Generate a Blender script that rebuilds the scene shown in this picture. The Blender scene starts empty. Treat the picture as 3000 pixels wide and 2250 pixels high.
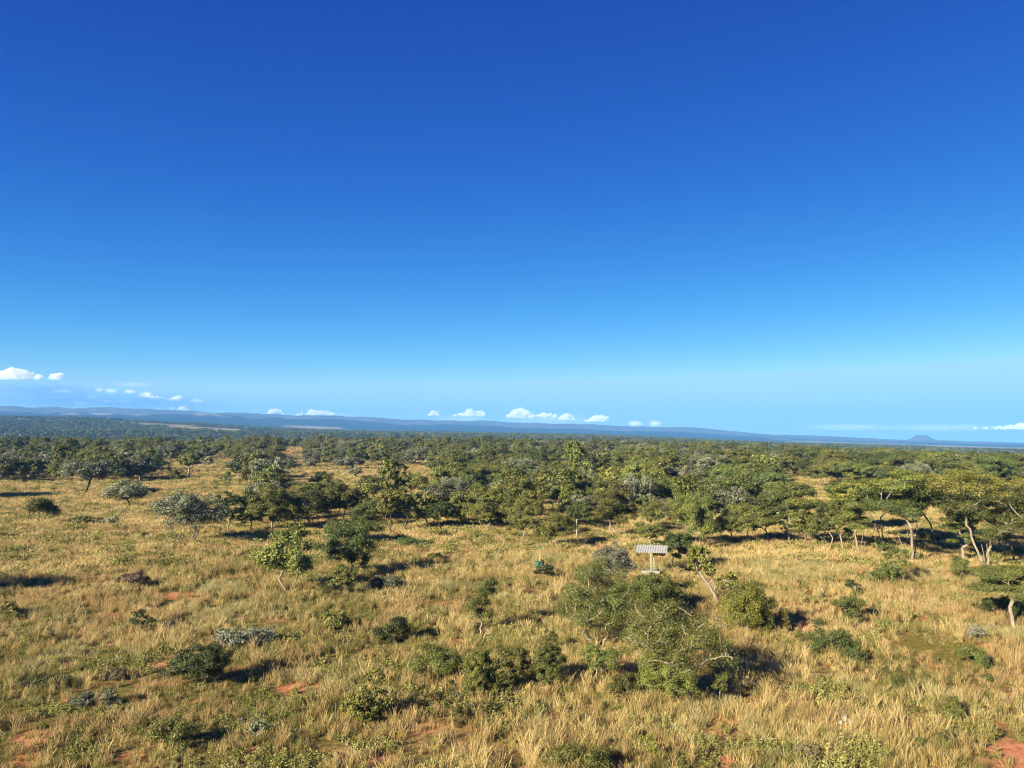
import bpy, math, random
import numpy as np

R = math.radians
SC = bpy.context.scene
COL = SC.collection
random.seed(7)

# ------------------------------------------------------------------ camera
FPX = 2253.0
PITCH = math.atan(158.0 / FPX)
CAMZ = 10.0
HORY = 1283.0
CP, SP = math.cos(PITCH), math.sin(PITCH)

cam = bpy.data.cameras.new('camera')
cam.sensor_fit = 'HORIZONTAL'
cam.sensor_width = 36.0
cam.lens = 36.0 * FPX / 3000.0
cam.clip_start = 0.1
cam.clip_end = 60000
camo = bpy.data.objects.new('camera', cam)
COL.objects.link(camo)
camo.location = (0, 0, CAMZ)
camo.rotation_euler = (math.pi / 2 + PITCH, 0, 0)
SC.camera = camo


# ------------------------------------------------------------------ numpy noise
def _hash(ix, iy, s):
    h = (ix * 374761393 + iy * 668265263 + s * 974634777) & 0xffffffff
    h = ((h ^ (h >> 13)) * 1274126177) & 0xffffffff
    return ((h ^ (h >> 16)) & 0xffff) / 65535.0


def vnoise(x, y, s=0):
    x = np.asarray(x, float); y = np.asarray(y, float)
    ix = np.floor(x).astype(np.int64); iy = np.floor(y).astype(np.int64)
    fx = x - ix; fy = y - iy
    fx = fx * fx * (3 - 2 * fx); fy = fy * fy * (3 - 2 * fy)
    a = _hash(ix, iy, s); b = _hash(ix + 1, iy, s)
    c = _hash(ix, iy + 1, s); d = _hash(ix + 1, iy + 1, s)
    return a + (b - a) * fx + (c - a) * fy + (a - b - c + d) * fx * fy


def fbm(x, y, s=0, o=4):
    t = 0; a = .5; n = 0
    for k in range(o):
        t = t + a * vnoise(x, y, s + k * 17); n += a
        x = x * 2.03 + 11.3; y = y * 2.03 + 5.7; a *= .5
    return t / n


def sstep(a, b, x):
    t = np.clip((x - a) / (b - a), 0, 1)
    return t * t * (3 - 2 * t)


# ------------------------------------------------------------------ terrain height
TU = np.array([-400, 0, 250, 500, 750, 1000, 1250, 1500, 1750, 2000, 2250, 2500, 2750, 3000, 3400], float)
TR = np.array([1500, 2500, 3300, 4500, 6000, 6600, 7500, 8700], float)
TY = np.array([
    [1272, 1272, 1272, 1272, 1275, 1278, 1280, 1283, 1288, 1296, 1306, 1315, 1322, 1330, 1332],
    [1222, 1224, 1228, 1240, 1255, 1266, 1270, 1274, 1278, 1290, 1302, 1308, 1318, 1326, 1328],
    [1228, 1230, 1234, 1246, 1258, 1268, 1273, 1278, 1284, 1291, 1303, 1306, 1314, 1322, 1325],
    [1216, 1217, 1220, 1232, 1252, 1261, 1266, 1272, 1279, 1287, 1298, 1301, 1310, 1316, 1320],
    [1213, 1214, 1214, 1217, 1222, 1234, 1246, 1254, 1263, 1270, 1284, 1292, 1299, 1306, 1310],
    [1217, 1218, 1218, 1221, 1225, 1235, 1244, 1252, 1261, 1267, 1281, 1289, 1297, 1304, 1308],
    [1184, 1187, 1192, 1203, 1213, 1223, 1229, 1236, 1245, 1252, 1272, 1282, 1291, 1297, 1299],
    [1192, 1196, 1200, 1211, 1221, 1231, 1238, 1244, 1253, 1262, 1281, 1290, 1299, 1305, 1307]], float)
_ud = np.linspace(-400, 3400, 381)
_k = np.exp(-np.linspace(-2, 2, 13) ** 2); _k /= _k.sum()
TYD = []
for row in TY:
    v = np.interp(_ud, TU, row)
    TYD.append(np.convolve(np.pad(v, 6, mode='edge'), _k, 'valid'))
TYD = np.array(TYD)
UPL = np.array([-1000, 0, 1500, 1900, 2250, 2650, 3000, 3400], float)
APL = np.array([4.5, 4.3, 3.6, 1.5, -1.0, -4.0, -6.6, -7.5], float)


def gz(x, y):
    x = np.asarray(x, float); y = np.asarray(y, float)
    r = np.hypot(x, y) + 1e-6
    az = np.clip(np.arctan2(x, np.maximum(y, 1e-6)), -1.15, 1.15)
    u = np.clip(1500 + FPX * np.tan(az), -399, 3399)
    near = .35 * (fbm(x / 23, y / 23, 3, 2) - .5) * sstep(5, 30, r)
    plateau = near + np.interp(u, UPL, APL) * sstep(150, 540, r)
    plateau = plateau + 1.6 * (fbm(x / 130, y / 130, 9, 2) - .5) * sstep(120, 300, r)
    # far country
    lr = np.log(np.clip(r, 1500, 8700)); lt = np.log(TR)
    j = np.clip(np.searchsorted(lt, lr, side='right') - 1, 0, len(TR) - 2)
    f = (lr - lt[j]) / (lt[j + 1] - lt[j]); f = np.clip(f, 0, 1)
    f = f * f * (3 - 2 * f) * .6 + f * .4
    cu = (u + 400) / 10.0
    c0 = np.clip(np.floor(cu).astype(int), 0, 379); cf = cu - c0
    ya = TYD[j, c0] * (1 - cf) + TYD[j, c0 + 1] * cf
    yb = TYD[j + 1, c0] * (1 - cf) + TYD[j + 1, c0 + 1] * cf
    yy = ya + (yb - ya) * f
    bump = (fbm(u / 120, r / 900, 21, 5) - .5) * 34 * sstep(4800, 6000, r) * np.clip(1.2 - u / 2300, .22, 1)
    bump = bump + (fbm(x / 420, y / 420, 31, 4) - .5) * 3.4 * sstep(1300, 2600, r)
    far = CAMZ + np.clip(r, 1500, 8700) * np.cos(az) * (HORY - yy + bump) / FPX
    w = sstep(620, 1500, r)
    dip = -26 * sstep(560, 900, r) * (1 - sstep(900, 1500, r))
    return plateau * (1 - w) + far * w + dip


def at(px, py):
    """ground point seen at photo pixel (px, py): used to lay the site plan out on the terrain"""
    xc = (px - 1500) / FPX; zc = -(py - 1125) / FPX
    d = np.array([xc, CP - SP * zc, SP + CP * zc])
    t = 20.0
    prev = 20.0
    while t < 800:
        p = d * t
        if CAMZ + p[2] < float(gz(p[0], p[1])):
            a, b = prev, t
            for _ in range(24):
                m = (a + b) / 2; p = d * m
                if CAMZ + p[2] < float(gz(p[0], p[1])): b = m
                else: a = m
            t = (a + b) / 2
            break
        prev = t; t *= 1.012
    p = d * t
    return float(p[0]), float(p[1]), float(gz(p[0], p[1])), t


def proj(x, y, z):
    """photo pixel of a world point"""
    dz = z - CAMZ
    zc = y * CP + dz * SP
    up = -y * SP + dz * CP
    return 1500 + FPX * x / zc, 1125 - FPX * up / zc, zc


# ------------------------------------------------------------------ object helpers
def mesh_np(name, V, F, mat_idx=None, attrs=None, smooth=False):
    V = np.ascontiguousarray(V, dtype=np.float32); F = np.ascontiguousarray(F, dtype=np.int32)
    me = bpy.data.meshes.new(name)
    nq = len(F); k = F.shape[1]
    me.vertices.add(len(V)); me.vertices.foreach_set('co', V.ravel())
    me.loops.add(nq * k); me.loops.foreach_set('vertex_index', F.ravel())
    me.polygons.add(nq)
    me.polygons.foreach_set('loop_start', np.arange(0, nq * k, k, dtype=np.int32))
    me.polygons.foreach_set('loop_total', np.full(nq, k, dtype=np.int32))
    if mat_idx is not None:
        me.polygons.foreach_set('material_index', np.asarray(mat_idx, dtype=np.int32))
    me.polygons.foreach_set('use_smooth', np.full(nq, bool(smooth)))
    if attrs:
        for an, (dom, arr) in attrs.items():
            a = me.attributes.new(an, 'FLOAT', dom)
            a.data.foreach_set('value', np.ascontiguousarray(arr, dtype=np.float32))
    me.update(calc_edges=True)
    return me


def link(name, me, mat=None, parent=None, loc=None):
    o = bpy.data.objects.new(name, me)
    COL.objects.link(o)
    if mat is not None:
        for m in (mat if isinstance(mat, (list, tuple)) else [mat]):
            if m.name not in [q.name for q in me.materials if q]:
                me.materials.append(m)
    if parent is not None: o.parent = parent
    if loc is not None: o.location = loc
    return o


def tag(o, label=None, cat=None, group=None, kind=None):
    if label: o['label'] = label
    if cat: o['category'] = cat
    if group: o['group'] = group
    if kind: o['kind'] = kind
    return o


def empty(name, loc, label, cat, group=None, rz=0):
    o = bpy.data.objects.new(name, None)
    COL.objects.link(o); o.location = loc; o.rotation_euler = (0, 0, rz)
    o.empty_display_size = .2
    return tag(o, label, cat, group)


class MB:
    """collects boxes, tubes and quads into one mesh"""
    def __init__(s): s.v = []; s.f = []
    def quad(s, a, b, c, d):
        n = len(s.v); s.v += [a, b, c, d]; s.f.append((n, n + 1, n + 2, n + 3))
    def hexa(s, P):
        n = len(s.v); s.v += [tuple(p) for p in P]
        for q in ((0, 3, 2, 1), (4, 5, 6, 7), (0, 1, 5, 4), (1, 2, 6, 5), (2, 3, 7, 6), (3, 0, 4, 7)):
            s.f.append(tuple(n + i for i in q))
    def box(s, x0, x1, y0, y1, z0, z1):
        s.hexa([(x0, y0, z0), (x1, y0, z0), (x1, y1, z0), (x0, y1, z0), (x0, y0, z1), (x1, y0, z1), (x1, y1, z1), (x0, y1, z1)])
    def tube(s, p, q, r0, r1, k=10, cap=True):
        p = np.array(p, float); q = np.array(q, float); d = q - p; d /= np.linalg.norm(d)
        a = np.cross(d, (0, 0, 1) if abs(d[2]) < .9 else (1, 0, 0)); a /= np.linalg.norm(a); b = np.cross(d, a)
        n = len(s.v)
        for c, r in ((p, r0), (q, r1)):
            for i in range(k):
                t = 2 * math.pi * i / k
                s.v.append(tuple(c + r * (math.cos(t) * a + math.sin(t) * b)))
        for i in range(k):
            j = (i + 1) % k
            s.f.append((n + i, n + j, n + k + j, n + k + i))
        if cap:
            for base, c in ((n, p), (n + k, q)):
                m = len(s.v); s.v.append(tuple(c))
                for i in range(0, k, 2):
                    s.f.append((base + i, base + (i + 1) % k, base + (i + 2) % k, m))
    def build(s, name, mat, parent=None, bevel=0, loc=None):
        me = bpy.data.meshes.new(name); me.from_pydata(s.v, [], s.f); me.update()
        o = link(name, me, mat, parent, loc)
        if bevel:
            b = o.modifiers.new('bevel', 'BEVEL'); b.width = bevel; b.segments = 2; b.limit_method = 'ANGLE'
        return o


# ------------------------------------------------------------------ materials
def newmat(name):
    m = bpy.data.materials.new(name); m.use_nodes = True
    nt = m.node_tree; nt.nodes.clear()
    return m, nt


def nd(nt, t, **kw):
    n = nt.nodes.new(t)
    for k, v in kw.items(): setattr(n, k, v)
    return n


def ramp(nt, stops, fac):
    r = nd(nt, 'ShaderNodeValToRGB')
    e = r.color_ramp.elements
    while len(e) > 1: e.remove(e[-1])
    for i, (p, c) in enumerate(stops):
        if i == 0: e[0].position = p; e[0].color = (*c, 1)
        else:
            q = e.new(p); q.color = (*c, 1)
    nt.links.new(fac, r.inputs['Fac'])
    return r.outputs['Color']


def noise(nt, vec, scale, detail=3, rough=.55):
    n = nd(nt, 'ShaderNodeTexNoise'); n.inputs['Scale'].default_value = scale
    n.inputs['Detail'].default_value = detail; n.inputs['Roughness'].default_value = rough
    if vec is not None: nt.links.new(vec, n.inputs['Vector'])
    return n.outputs['Fac']


def mixc(nt, fac, a, b):
    m = nd(nt, 'ShaderNodeMix', data_type='RGBA')
    if isinstance(fac, float): m.inputs['Factor'].default_value = fac
    else: nt.links.new(fac, m.inputs['Factor'])
    for s, v in (('A', a), ('B', b)):
        if isinstance(v, tuple): m.inputs[6 if s == 'A' else 7].default_value = (*v, 1)
        else: nt.links.new(v, m.inputs[6 if s == 'A' else 7])
    return m.outputs[2]


def math_n(nt, op, a, b=None, clamp=False):
    m = nd(nt, 'ShaderNodeMath', operation=op, use_clamp=clamp)
    for i, v in enumerate((a, b)):
        if v is None: continue
        if isinstance(v, (int, float)): m.inputs[i].default_value = v
        else: nt.links.new(v, m.inputs[i])
    return m.outputs[0]


def finish(nt, col, rough=.8, spec=.2, trans=0, metal=0, bump=None):
    out = nd(nt, 'ShaderNodeOutputMaterial')
    p = nd(nt, 'ShaderNodeBsdfPrincipled')
    if isinstance(col, tuple): p.inputs['Base Color'].default_value = (*col, 1)
    else: nt.links.new(col, p.inputs['Base Color'])
    p.inputs['Roughness'].default_value = rough
    p.inputs['Specular IOR Level'].default_value = spec
    p.inputs['Metallic'].default_value = metal
    if bump is not None:
        b = nd(nt, 'ShaderNodeBump'); b.inputs['Strength'].default_value = bump[1]; b.inputs['Distance'].default_value = bump[2]
        nt.links.new(bump[0], b.inputs['Height']); nt.links.new(b.outputs[0], p.inputs['Normal'])
    if trans:
        t = nd(nt, 'ShaderNodeBsdfTranslucent')
        if isinstance(col, tuple): t.inputs['Color'].default_value = (*col, 1)
        else: nt.links.new(col, t.inputs['Color'])
        mx = nd(nt, 'ShaderNodeMixShader'); mx.inputs[0].default_value = trans
        nt.links.new(p.outputs[0], mx.inputs[1]); nt.links.new(t.outputs[0], mx.inputs[2])
        nt.links.new(mx.outputs[0], out.inputs[0])
    else:
        nt.links.new(p.outputs[0], out.inputs[0])


def leaf_mat(name, c0, c1, c2, young=None, trans=.13, rough=.5, spec=.35):
    """leaf colours: old, usual and pale leaves by each leaf's own tint; 'young' is the flush at twig ends"""
    m, nt = newmat(name)
    a = nd(nt, 'ShaderNodeAttribute', attribute_name='tint')
    oi = nd(nt, 'ShaderNodeObjectInfo')
    f = math_n(nt, 'ADD', math_n(nt, 'MULTIPLY', a.outputs['Fac'], .8), math_n(nt, 'MULTIPLY', oi.outputs['Random'], .2))
    col = ramp(nt, [(0, c0), (.5, c1), (1, c2)], f)
    if young:
        y = nd(nt, 'ShaderNodeAttribute', attribute_name='young')
        col = mixc(nt, y.outputs['Fac'], col, young)
    hs = nd(nt, 'ShaderNodeHueSaturation')
    nt.links.new(math_n(nt, 'ADD', math_n(nt, 'MULTIPLY', oi.outputs['Random'], .06), .47), hs.inputs['Hue'])
    nt.links.new(math_n(nt, 'ADD', math_n(nt, 'MULTIPLY', math_n(nt, 'FRACT', math_n(nt, 'MULTIPLY', oi.outputs['Random'], 7.13)), .62), .66), hs.inputs['Value'])
    nt.links.new(col, hs.inputs['Color'])
    finish(nt, hs.outputs[0], rough, spec, trans)
    return m


LM = {
    'fine': leaf_mat('leaf_olive', (.034, .046, .010), (.092, .104, .021), (.200, .195, .046)),
    'dark': leaf_mat('leaf_deep_green', (.020, .032, .009), (.050, .066, .015), (.105, .120, .030)),
    'grey': leaf_mat('leaf_silver', (.060, .075, .038), (.120, .132, .075), (.27, .27, .17), rough=.5, spec=.4),
    'broad': leaf_mat('leaf_yellow_green', (.055, .066, .014), (.125, .132, .026), (.25, .235, .055)),
    'flat': leaf_mat('leaf_umbrella', (.030, .044, .010), (.080, .096, .019), (.165, .172, .040), young=(.34, .31, .05)),
    'round': leaf_mat('leaf_bush', (.040, .046, .008), (.098, .102, .016), (.20, .19, .03)),
    'bright': leaf_mat('leaf_fresh_olive', (.036, .050, .010), (.096, .112, .022), (.215, .212, .050)),
    'silver': leaf_mat('leaf_pale_silver', (.10, .11, .072), (.19, .20, .135), (.33, .33, .24)),
    'brown': leaf_mat('leaf_dry_brown', (.07, .055, .035), (.13, .10, .06), (.20, .16, .10)),
}


def bark_mat(name, c0, c1):
    m, nt = newmat(name)
    tc = nd(nt, 'ShaderNodeTexCoord')
    mp = nd(nt, 'ShaderNodeMapping'); mp.inputs['Scale'].default_value = (9, 9, 2.2)
    nt.links.new(tc.outputs['Object'], mp.inputs[0])
    n = noise(nt, mp.outputs[0], 2.0, 4, .65)
    finish(nt, ramp(nt, [(.3, c0), (.7, c1)], n), .9, .1, bump=(n, .6, .03))
    return m


BM = {'pale': bark_mat('bark_pale', (.12, .095, .075), (.31, .26, .205)),
      'grey': bark_mat('bark_grey', (.075, .058, .045), (.19, .155, .12)),
      'dark': bark_mat('bark_dark', (.03, .024, .02), (.09, .07, .055))}


# ------------------------------------------------------------------ tree generator
def tubes(nodes, par, rad, k):
    """one tapered ring tube per skeleton segment"""
    nodes = np.array(nodes); par = np.array(par); rad = np.array(rad)
    idx = np.where(par >= 0)[0]
    P = nodes[par[idx]]; Q = nodes[idx]; D = Q - P
    L = np.linalg.norm(D, axis=1); ok = L > 1e-5
    idx = idx[ok]; P = P[ok]; Q = Q[ok]; D = D[ok] / L[ok][:, None]
    ref = np.where(np.abs(D[:, 2:3]) < .9, np.array([[0, 0, 1.]]), np.array([[1., 0, 0]]))
    A = np.cross(D, ref); A /= np.linalg.norm(A, axis=1)[:, None]; B = np.cross(D, A)
    t = np.arange(k) * 2 * math.pi / k
    ring = np.cos(t)[None, :, None] * A[:, None, :] + np.sin(t)[None, :, None] * B[:, None, :]
    r1 = rad[idx]; r0 = np.maximum(np.minimum(rad[par[idx]], rad[idx] * 1.5), r1)
    V = np.concatenate([P[:, None, :] - D[:, None, :] * (r0 * .3)[:, None, None] + ring * r0[:, None, None], Q[:, None, :] + ring * r1[:, None, None]], 1).reshape(-1, 3)
    n = len(idx); b = (np.arange(n) * 2 * k)[:, None]; i = np.arange(k)[None, :]; j = (i + 1) % k
    F = np.stack([b + i, b + j, b + k + j, b + k + i], -1).reshape(-1, 4)
    return V, F


STY = {
    # lobes, clump size, flatten, leaf aspect, spread of normals, top bias
    'fine': dict(lobes=13, lr=.23, fl=.62, asp=.34, clump=.085),
    'full': dict(lobes=24, lr=.235, fl=.75, asp=.34, clump=.08),
    'dark': dict(lobes=11, lr=.25, fl=.62, asp=.45, clump=.09),
    'grey': dict(lobes=13, lr=.23, fl=.7, asp=.40, clump=.08),
    'broad': dict(lobes=12, lr=.23, fl=.72, asp=.62, clump=.085),
    'flat': dict(lobes=30, lr=.155, fl=.36, asp=.36, clump=.085),
    'round': dict(lobes=14, lr=.28, fl=1.1, asp=.36, clump=.085),
    'sap': dict(lobes=4, lr=.30, fl=.6, asp=.30, clump=.20),
    'shrub': dict(lobes=9, lr=.23, fl=.7, asp=.34, clump=.105),
}


def make_tree(style, H, W, cb, seed, stems=1, off=(0, 0), leaf=.12, density=1.0, trunk_r=None, k=6, top=None, young=0., maxleaf=42000, twig=1.0):
    """-> (trunk verts, faces), (crown verts, faces, tint, young).  Skeleton grown from stems to leaf clumps."""
    rg = np.random.default_rng(seed)
    S = STY[style]
    hc = H * (1 - cb); zc = H * cb + hc * .5
    off = np.array([off[0], off[1], 0.])
    # lobes: main masses of the crown
    L = []
    n = S['lobes']
    for i in range(n):
        a = 2 * math.pi * (i * .618 + rg.uniform(-.12, .12))
        if style == 'flat':
            rho = .5 * W * math.sqrt((i + .5) / n) * rg.uniform(.8, 1.0) * .86
            z = H - hc * (.06 + .42 * (rho / (.5 * W)) ** 2) - hc * rg.choice([0, .16, .36, .56], p=[.38, .24, .22, .16])
            lr = W * S['lr'] * rg.uniform(.7, 1.2)
        elif style == 'sap':
            z = H * cb + hc * (i + .5) / n; rho = W * .2 * rg.uniform(0, 1); lr = W * .34 * rg.uniform(.7, 1.1)
        else:
            u = rg.uniform(-.62, .95)
            rr = math.sqrt(max(0, 1 - u * u)) * rg.uniform(.45, .72)
            rho = .5 * W * rr; z = zc + hc * .5 * u * .68; lr = W * S['lr'] * rg.uniform(.65, 1.15)
        L.append((rho * math.cos(a), rho * math.sin(a), z, lr))
    L = np.array(L)
    cl = []
    crad = S['clump'] * W
    for (x, y, z, lr) in L:
        m = max(4, int(round((lr / crad) ** 2 * 1.5)))
        d = rg.normal(size=(m, 3)); d[:, 2] = np.abs(d[:, 2]) * 1.1 - .35
        d /= np.linalg.norm(d, axis=1)[:, None]
        q = d * (lr * rg.uniform(.55, 1.0, m))[:, None]
        q[:, 2] *= S['fl']
        cl.append(q + np.array([x, y, z]))
    C = np.concatenate(cl)
    keep = rg.random(len(C)) > .10
    C = C[keep]
    # fit to the crown's box
    rxy = np.percentile(np.hypot(C[:, 0], C[:, 1]), 96)
    C[:, :2] *= (W * .5 - crad * .75) / max(rxy, 1e-3)
    lo, hi = np.percentile(C[:, 2], 2), np.percentile(C[:, 2], 99)
    C[:, 2] = H * cb + crad * .75 + (C[:, 2] - lo) / max(hi - lo, 1e-3) * max(hc - crad * 1.25, .05)
    C += off * (.35 + .65 * ((C[:, 2] - H * cb) / hc).clip(0, 1))[:, None] if style != 'round' else 0
    # ---------------- skeleton
    nodes = []; par = []; kind = []
    tr = (trunk_r * .55) if trunk_r else .010 * H + .006 * W
    forkz = max(.12 * H, H * cb * (.85 if style == 'sap' else .70 if style == 'flat' else .62))
    if style in ('round', 'shrub') and cb < .25: forkz = .18 * H
    for s in range(stems):
        a = 2 * math.pi * s / stems + rg.uniform(-.5, .5)
        sp = (0.05 if stems > 1 else 0) * W
        b = np.array([0, 0, -.15])
        e = np.array([sp * (2.1 if style == 'flat' else 2.6) * math.cos(a), sp * (2.1 if style == 'flat' else 2.6) * math.sin(a), forkz * rg.uniform(.85, 1.25)]) + off * rg.uniform(.35, .55)
        prev = -1
        ns = 5
        for q in range(ns + 1):
            t = q / ns
            p = b * (1 - t) + e * t
            p[:2] = e[:2] * t ** .8
            p = p + np.array([rg.normal(), rg.normal(), 0]) * ((.005 if style == 'flat' else .011) * H * math.sin(math.pi * t))
            nodes.append(p); par.append(prev); prev = len(nodes) - 1; kind.append(t > .55)
    order = np.argsort(np.linalg.norm(C - np.array([off[0] * .5, off[1] * .5, forkz]), axis=1))
    for ci in order:
        c = C[ci]
        N = np.array(nodes); ok = np.array(kind)
        d = N - c
        cost = np.linalg.norm(d, axis=1) + np.maximum(0, d[:, 2] + .12 * np.linalg.norm(d, axis=1)) * 2.2 + np.where(ok, 0, 50)
        b = int(np.argmin(cost)); p0 = N[b]
        v = c - p0; l = np.linalg.norm(v)
        up = np.array([0, 0, 1.]) * l * (.12 if style != 'flat' else -.05)
        prev = b
        m = 3 if l > .12 * W else 2
        for q in range(1, m + 1):
            t = q / m
            p = p0 + v * t + up * math.sin(math.pi * t) * .6 + rg.normal(size=3) * l * .05 * (q < m)
            nodes.append(p); par.append(prev); prev = len(nodes) - 1; kind.append(True)
    nn = len(nodes); acc = np.zeros(nn); leafr = .0034 * W * twig
    ch = np.zeros(nn)
    for i in range(nn - 1, -1, -1):
        if ch[i] == 0: acc[i] = leafr ** 2.0
        if par[i] >= 0: acc[par[i]] += acc[i] + 0; ch[par[i]] += 1
    rad = np.sqrt(acc)
    mx = rad[[i for i in range(nn) if par[i] < 0]].max()
    rad = leafr + (rad - leafr) ** 1.15 * max(leafr, (tr / math.sqrt(stems) * 1.15 - leafr)) / max(mx - leafr, 1e-5) ** 1.15
    N = np.array(nodes)
    rad = rad * (1 + .22 * np.exp(-np.maximum(N[:, 2], 0) / (.05 * H)) * (N[:, 2] < .2 * H))
    TV, TF = tubes(nodes, par, rad, k)
    # ---------------- leaves
    area = math.pi * (crad ** 2) * len(C)
    la = leaf * leaf * S['asp'] * .75
    nl = int(min(maxleaf, max(80, 2.2 * density * area / la)))
    ci = rg.integers(0, len(C), nl)
    d = rg.normal(size=(nl, 3)); d /= np.linalg.norm(d, axis=1)[:, None]
    rr = crad * rg.random(nl) ** .5 * rg.uniform(.75, 1.4, nl)
    ofs = d * rr[:, None]; ofs[:, 2] *= max(.5, S['fl'])
    P = C[ci] + ofs
    ctr = np.array([off[0] * .7, off[1] * .7, zc])
    og = P - ctr; og /= (np.linalg.norm(og, axis=1)[:, None] + 1e-6)
    nrm = d * .6 + og * .45 + rg.normal(size=(nl, 3)) * .66 + np.array([0, 0, .28 if style != 'flat' else .34])
    nrm /= np.linalg.norm(nrm, axis=1)[:, None]
    t1 = np.cross(nrm, rg.normal(size=(nl, 3))); t1 /= np.linalg.norm(t1, axis=1)[:, None]
    t2 = np.cross(nrm, t1)
    ll = leaf * rg.uniform(.6, 1.35, nl)[:, None]; ww = ll * S['asp']
    droop = np.array([0, 0, -1.]) * ll * .12
    V = np.stack([P - t1 * ll * .5 + droop, P + t2 * ww * .5 - t1 * ll * .05, P + t1 * ll * .5 + droop, P - t2 * ww * .5 + t1 * ll * .05], 1).reshape(-1, 3)
    F = np.arange(nl * 4).reshape(-1, 4)
    ctint = rg.random(len(C))
    tint = np.clip(.55 * rg.random(nl) + .45 * ctint[ci], 0, 1)
    yg = np.zeros(nl)
    if young:
        hz = (P[:, 2] - H * cb) / hc
        yg = ((hz > .62) & (rg.random(nl) < young) & (ofs[:, 2] > -.1 * crad)).astype(float) * rg.uniform(.4, 1, nl)
    return (TV, TF), (V, F, tint, yg)


def tree_meshes(key, **kw):
    (TV, TF), (V, F, tint, yg) = make_tree(**kw)
    tm = mesh_np(key + '_trunk', TV, TF, smooth=True)
    cm = mesh_np(key + '_crown', V, F, attrs={'tint': ('FACE', tint), 'young': ('FACE', yg)})
    return tm, cm


LIGHTNESS = {}
KINDNAME = {'fine': 'bushveld_tree', 'full': 'bushveld_tree', 'dark': 'dark_tree', 'grey': 'silver_tree', 'broad': 'broadleaf_tree', 'flat': 'umbrella_tree',
            'round': 'round_bush', 'sap': 'sapling', 'shrub': 'shrub'}


def plant(style, u, yb, ul, ur, yt, ycb, label, leafm=None, bark='pale', stems=1, seed=None, name=None, cat=None, group=None,
          density=1.0, young=0., leaf=None, tall=1.0, trunk_r=None, twig=1.0):
    if style == 'shrub': density *= .9; twig *= 1.6; stems = max(stems, 3)
    x, y, z, t = at(u, yb)
    mpp = t / FPX
    H = max(.25, (yb - yt) * mpp) * tall
    W = max(.25, (ur - ul) * mpp) * (1.22 if style == 'flat' else 1.1)
    cb = min(.8, max(.04, (yb - ycb) * mpp / H + (.08 if style in ('fine', 'dark', 'broad', 'grey') and t > 45 else 0)))
    off = (((ul + ur) / 2 - u) * mpp, 0)
    px = t / 769.0                                  # metres per pixel of a 1024 wide picture
    lf = leaf or max(.07, 1.75 * px)
    if style in ('grey', 'broad'): lf *= .95
    sd = seed if seed is not None else int(u * 7 + yb * 13) & 0xffff
    tm, cm = tree_meshes(KINDNAME[style], style=style, H=H, W=W, cb=cb, seed=sd, stems=stems, off=off, leaf=lf, density=density,
                         young=young, trunk_r=trunk_r, twig=twig, k=7 if t < 70 else 5)
    lm = leafm or (style if style in LM else 'fine')
    o = empty(name or KINDNAME[style], (x, y, z - .03), label, cat or ('shrub' if style in ('shrub', 'round') else 'sapling' if style == 'sap' else 'tree'), group)
    link('trunk' if style not in ('shrub', 'round') else 'stem', tm, BM[bark], o)
    link('crown' if style not in ('shrub', 'round') else 'foliage', cm, LM[lm], o)
    BASES.append((x, y, W))
    return o


BASES = []

# ------------------------------------------------------------------ world, sun, view
SUN_EL, SUN_AZ = R(23), R(225)          # compass style: from +Y towards +X
w = bpy.data.worlds.new('World'); SC.world = w; w.use_nodes = True
nt = w.node_tree; nt.nodes.clear()
out = nd(nt, 'ShaderNodeOutputWorld'); bg = nd(nt, 'ShaderNodeBackground'); bg.inputs['Strength'].default_value = .05
sky = nd(nt, 'ShaderNodeTexSky', sky_type='NISHITA'); sky.sun_disc = False
sky.sun_elevation = SUN_EL; sky.sun_rotation = SUN_AZ
sky.altitude = 1500; sky.air_density = 1.0; sky.dust_density = .15; sky.ozone_density = 3.0
tc = nd(nt, 'ShaderNodeTexCoord'); sx = nd(nt, 'ShaderNodeSeparateXYZ'); cx = nd(nt, 'ShaderNodeCombineXYZ')
nt.links.new(tc.outputs['Generated'], sx.inputs[0])
xs_ = math_n(nt, 'ADD', math_n(nt, 'MULTIPLY', sx.outputs[0], .3), -.02)
zz_ = math_n(nt, 'MAXIMUM', sx.outputs[2], .03)
yy_ = math_n(nt, 'SQRT', math_n(nt, 'MAXIMUM', math_n(nt, 'SUBTRACT', 1.0, math_n(nt, 'ADD', math_n(nt, 'MULTIPLY', xs_, xs_), math_n(nt, 'MULTIPLY', zz_, zz_))), 0))
nt.links.new(xs_, cx.inputs[0]); nt.links.new(zz_, cx.inputs[2])
nt.links.new(math_n(nt, 'MULTIPLY', yy_, math_n(nt, 'SIGN', sx.outputs[1])), cx.inputs[1])
nt.links.new(cx.outputs[0], sky.inputs['Vector'])
# deep late-afternoon blue: per-channel response of the sky colour
sp_ = nd(nt, 'ShaderNodeSeparateColor'); cb_ = nd(nt, 'ShaderNodeCombineColor')
nt.links.new(sky.outputs[0], sp_.inputs[0])
for ch, (mx_, pw, kk) in enumerate(((4.4, 3.3, 7.6), (6.4, 1.9, 1.98), (7.5, .9, 1.29))):
    v = math_n(nt, 'MULTIPLY', math_n(nt, 'MINIMUM', sp_.outputs[ch], mx_), .1)
    nt.links.new(math_n(nt, 'MULTIPLY', math_n(nt, 'POWER', v, pw), kk * 5.55), cb_.inputs[ch])
nt.links.new(cb_.outputs[0], bg.inputs['Color']); nt.links.new(bg.outputs[0], out.inputs[0])

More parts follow.
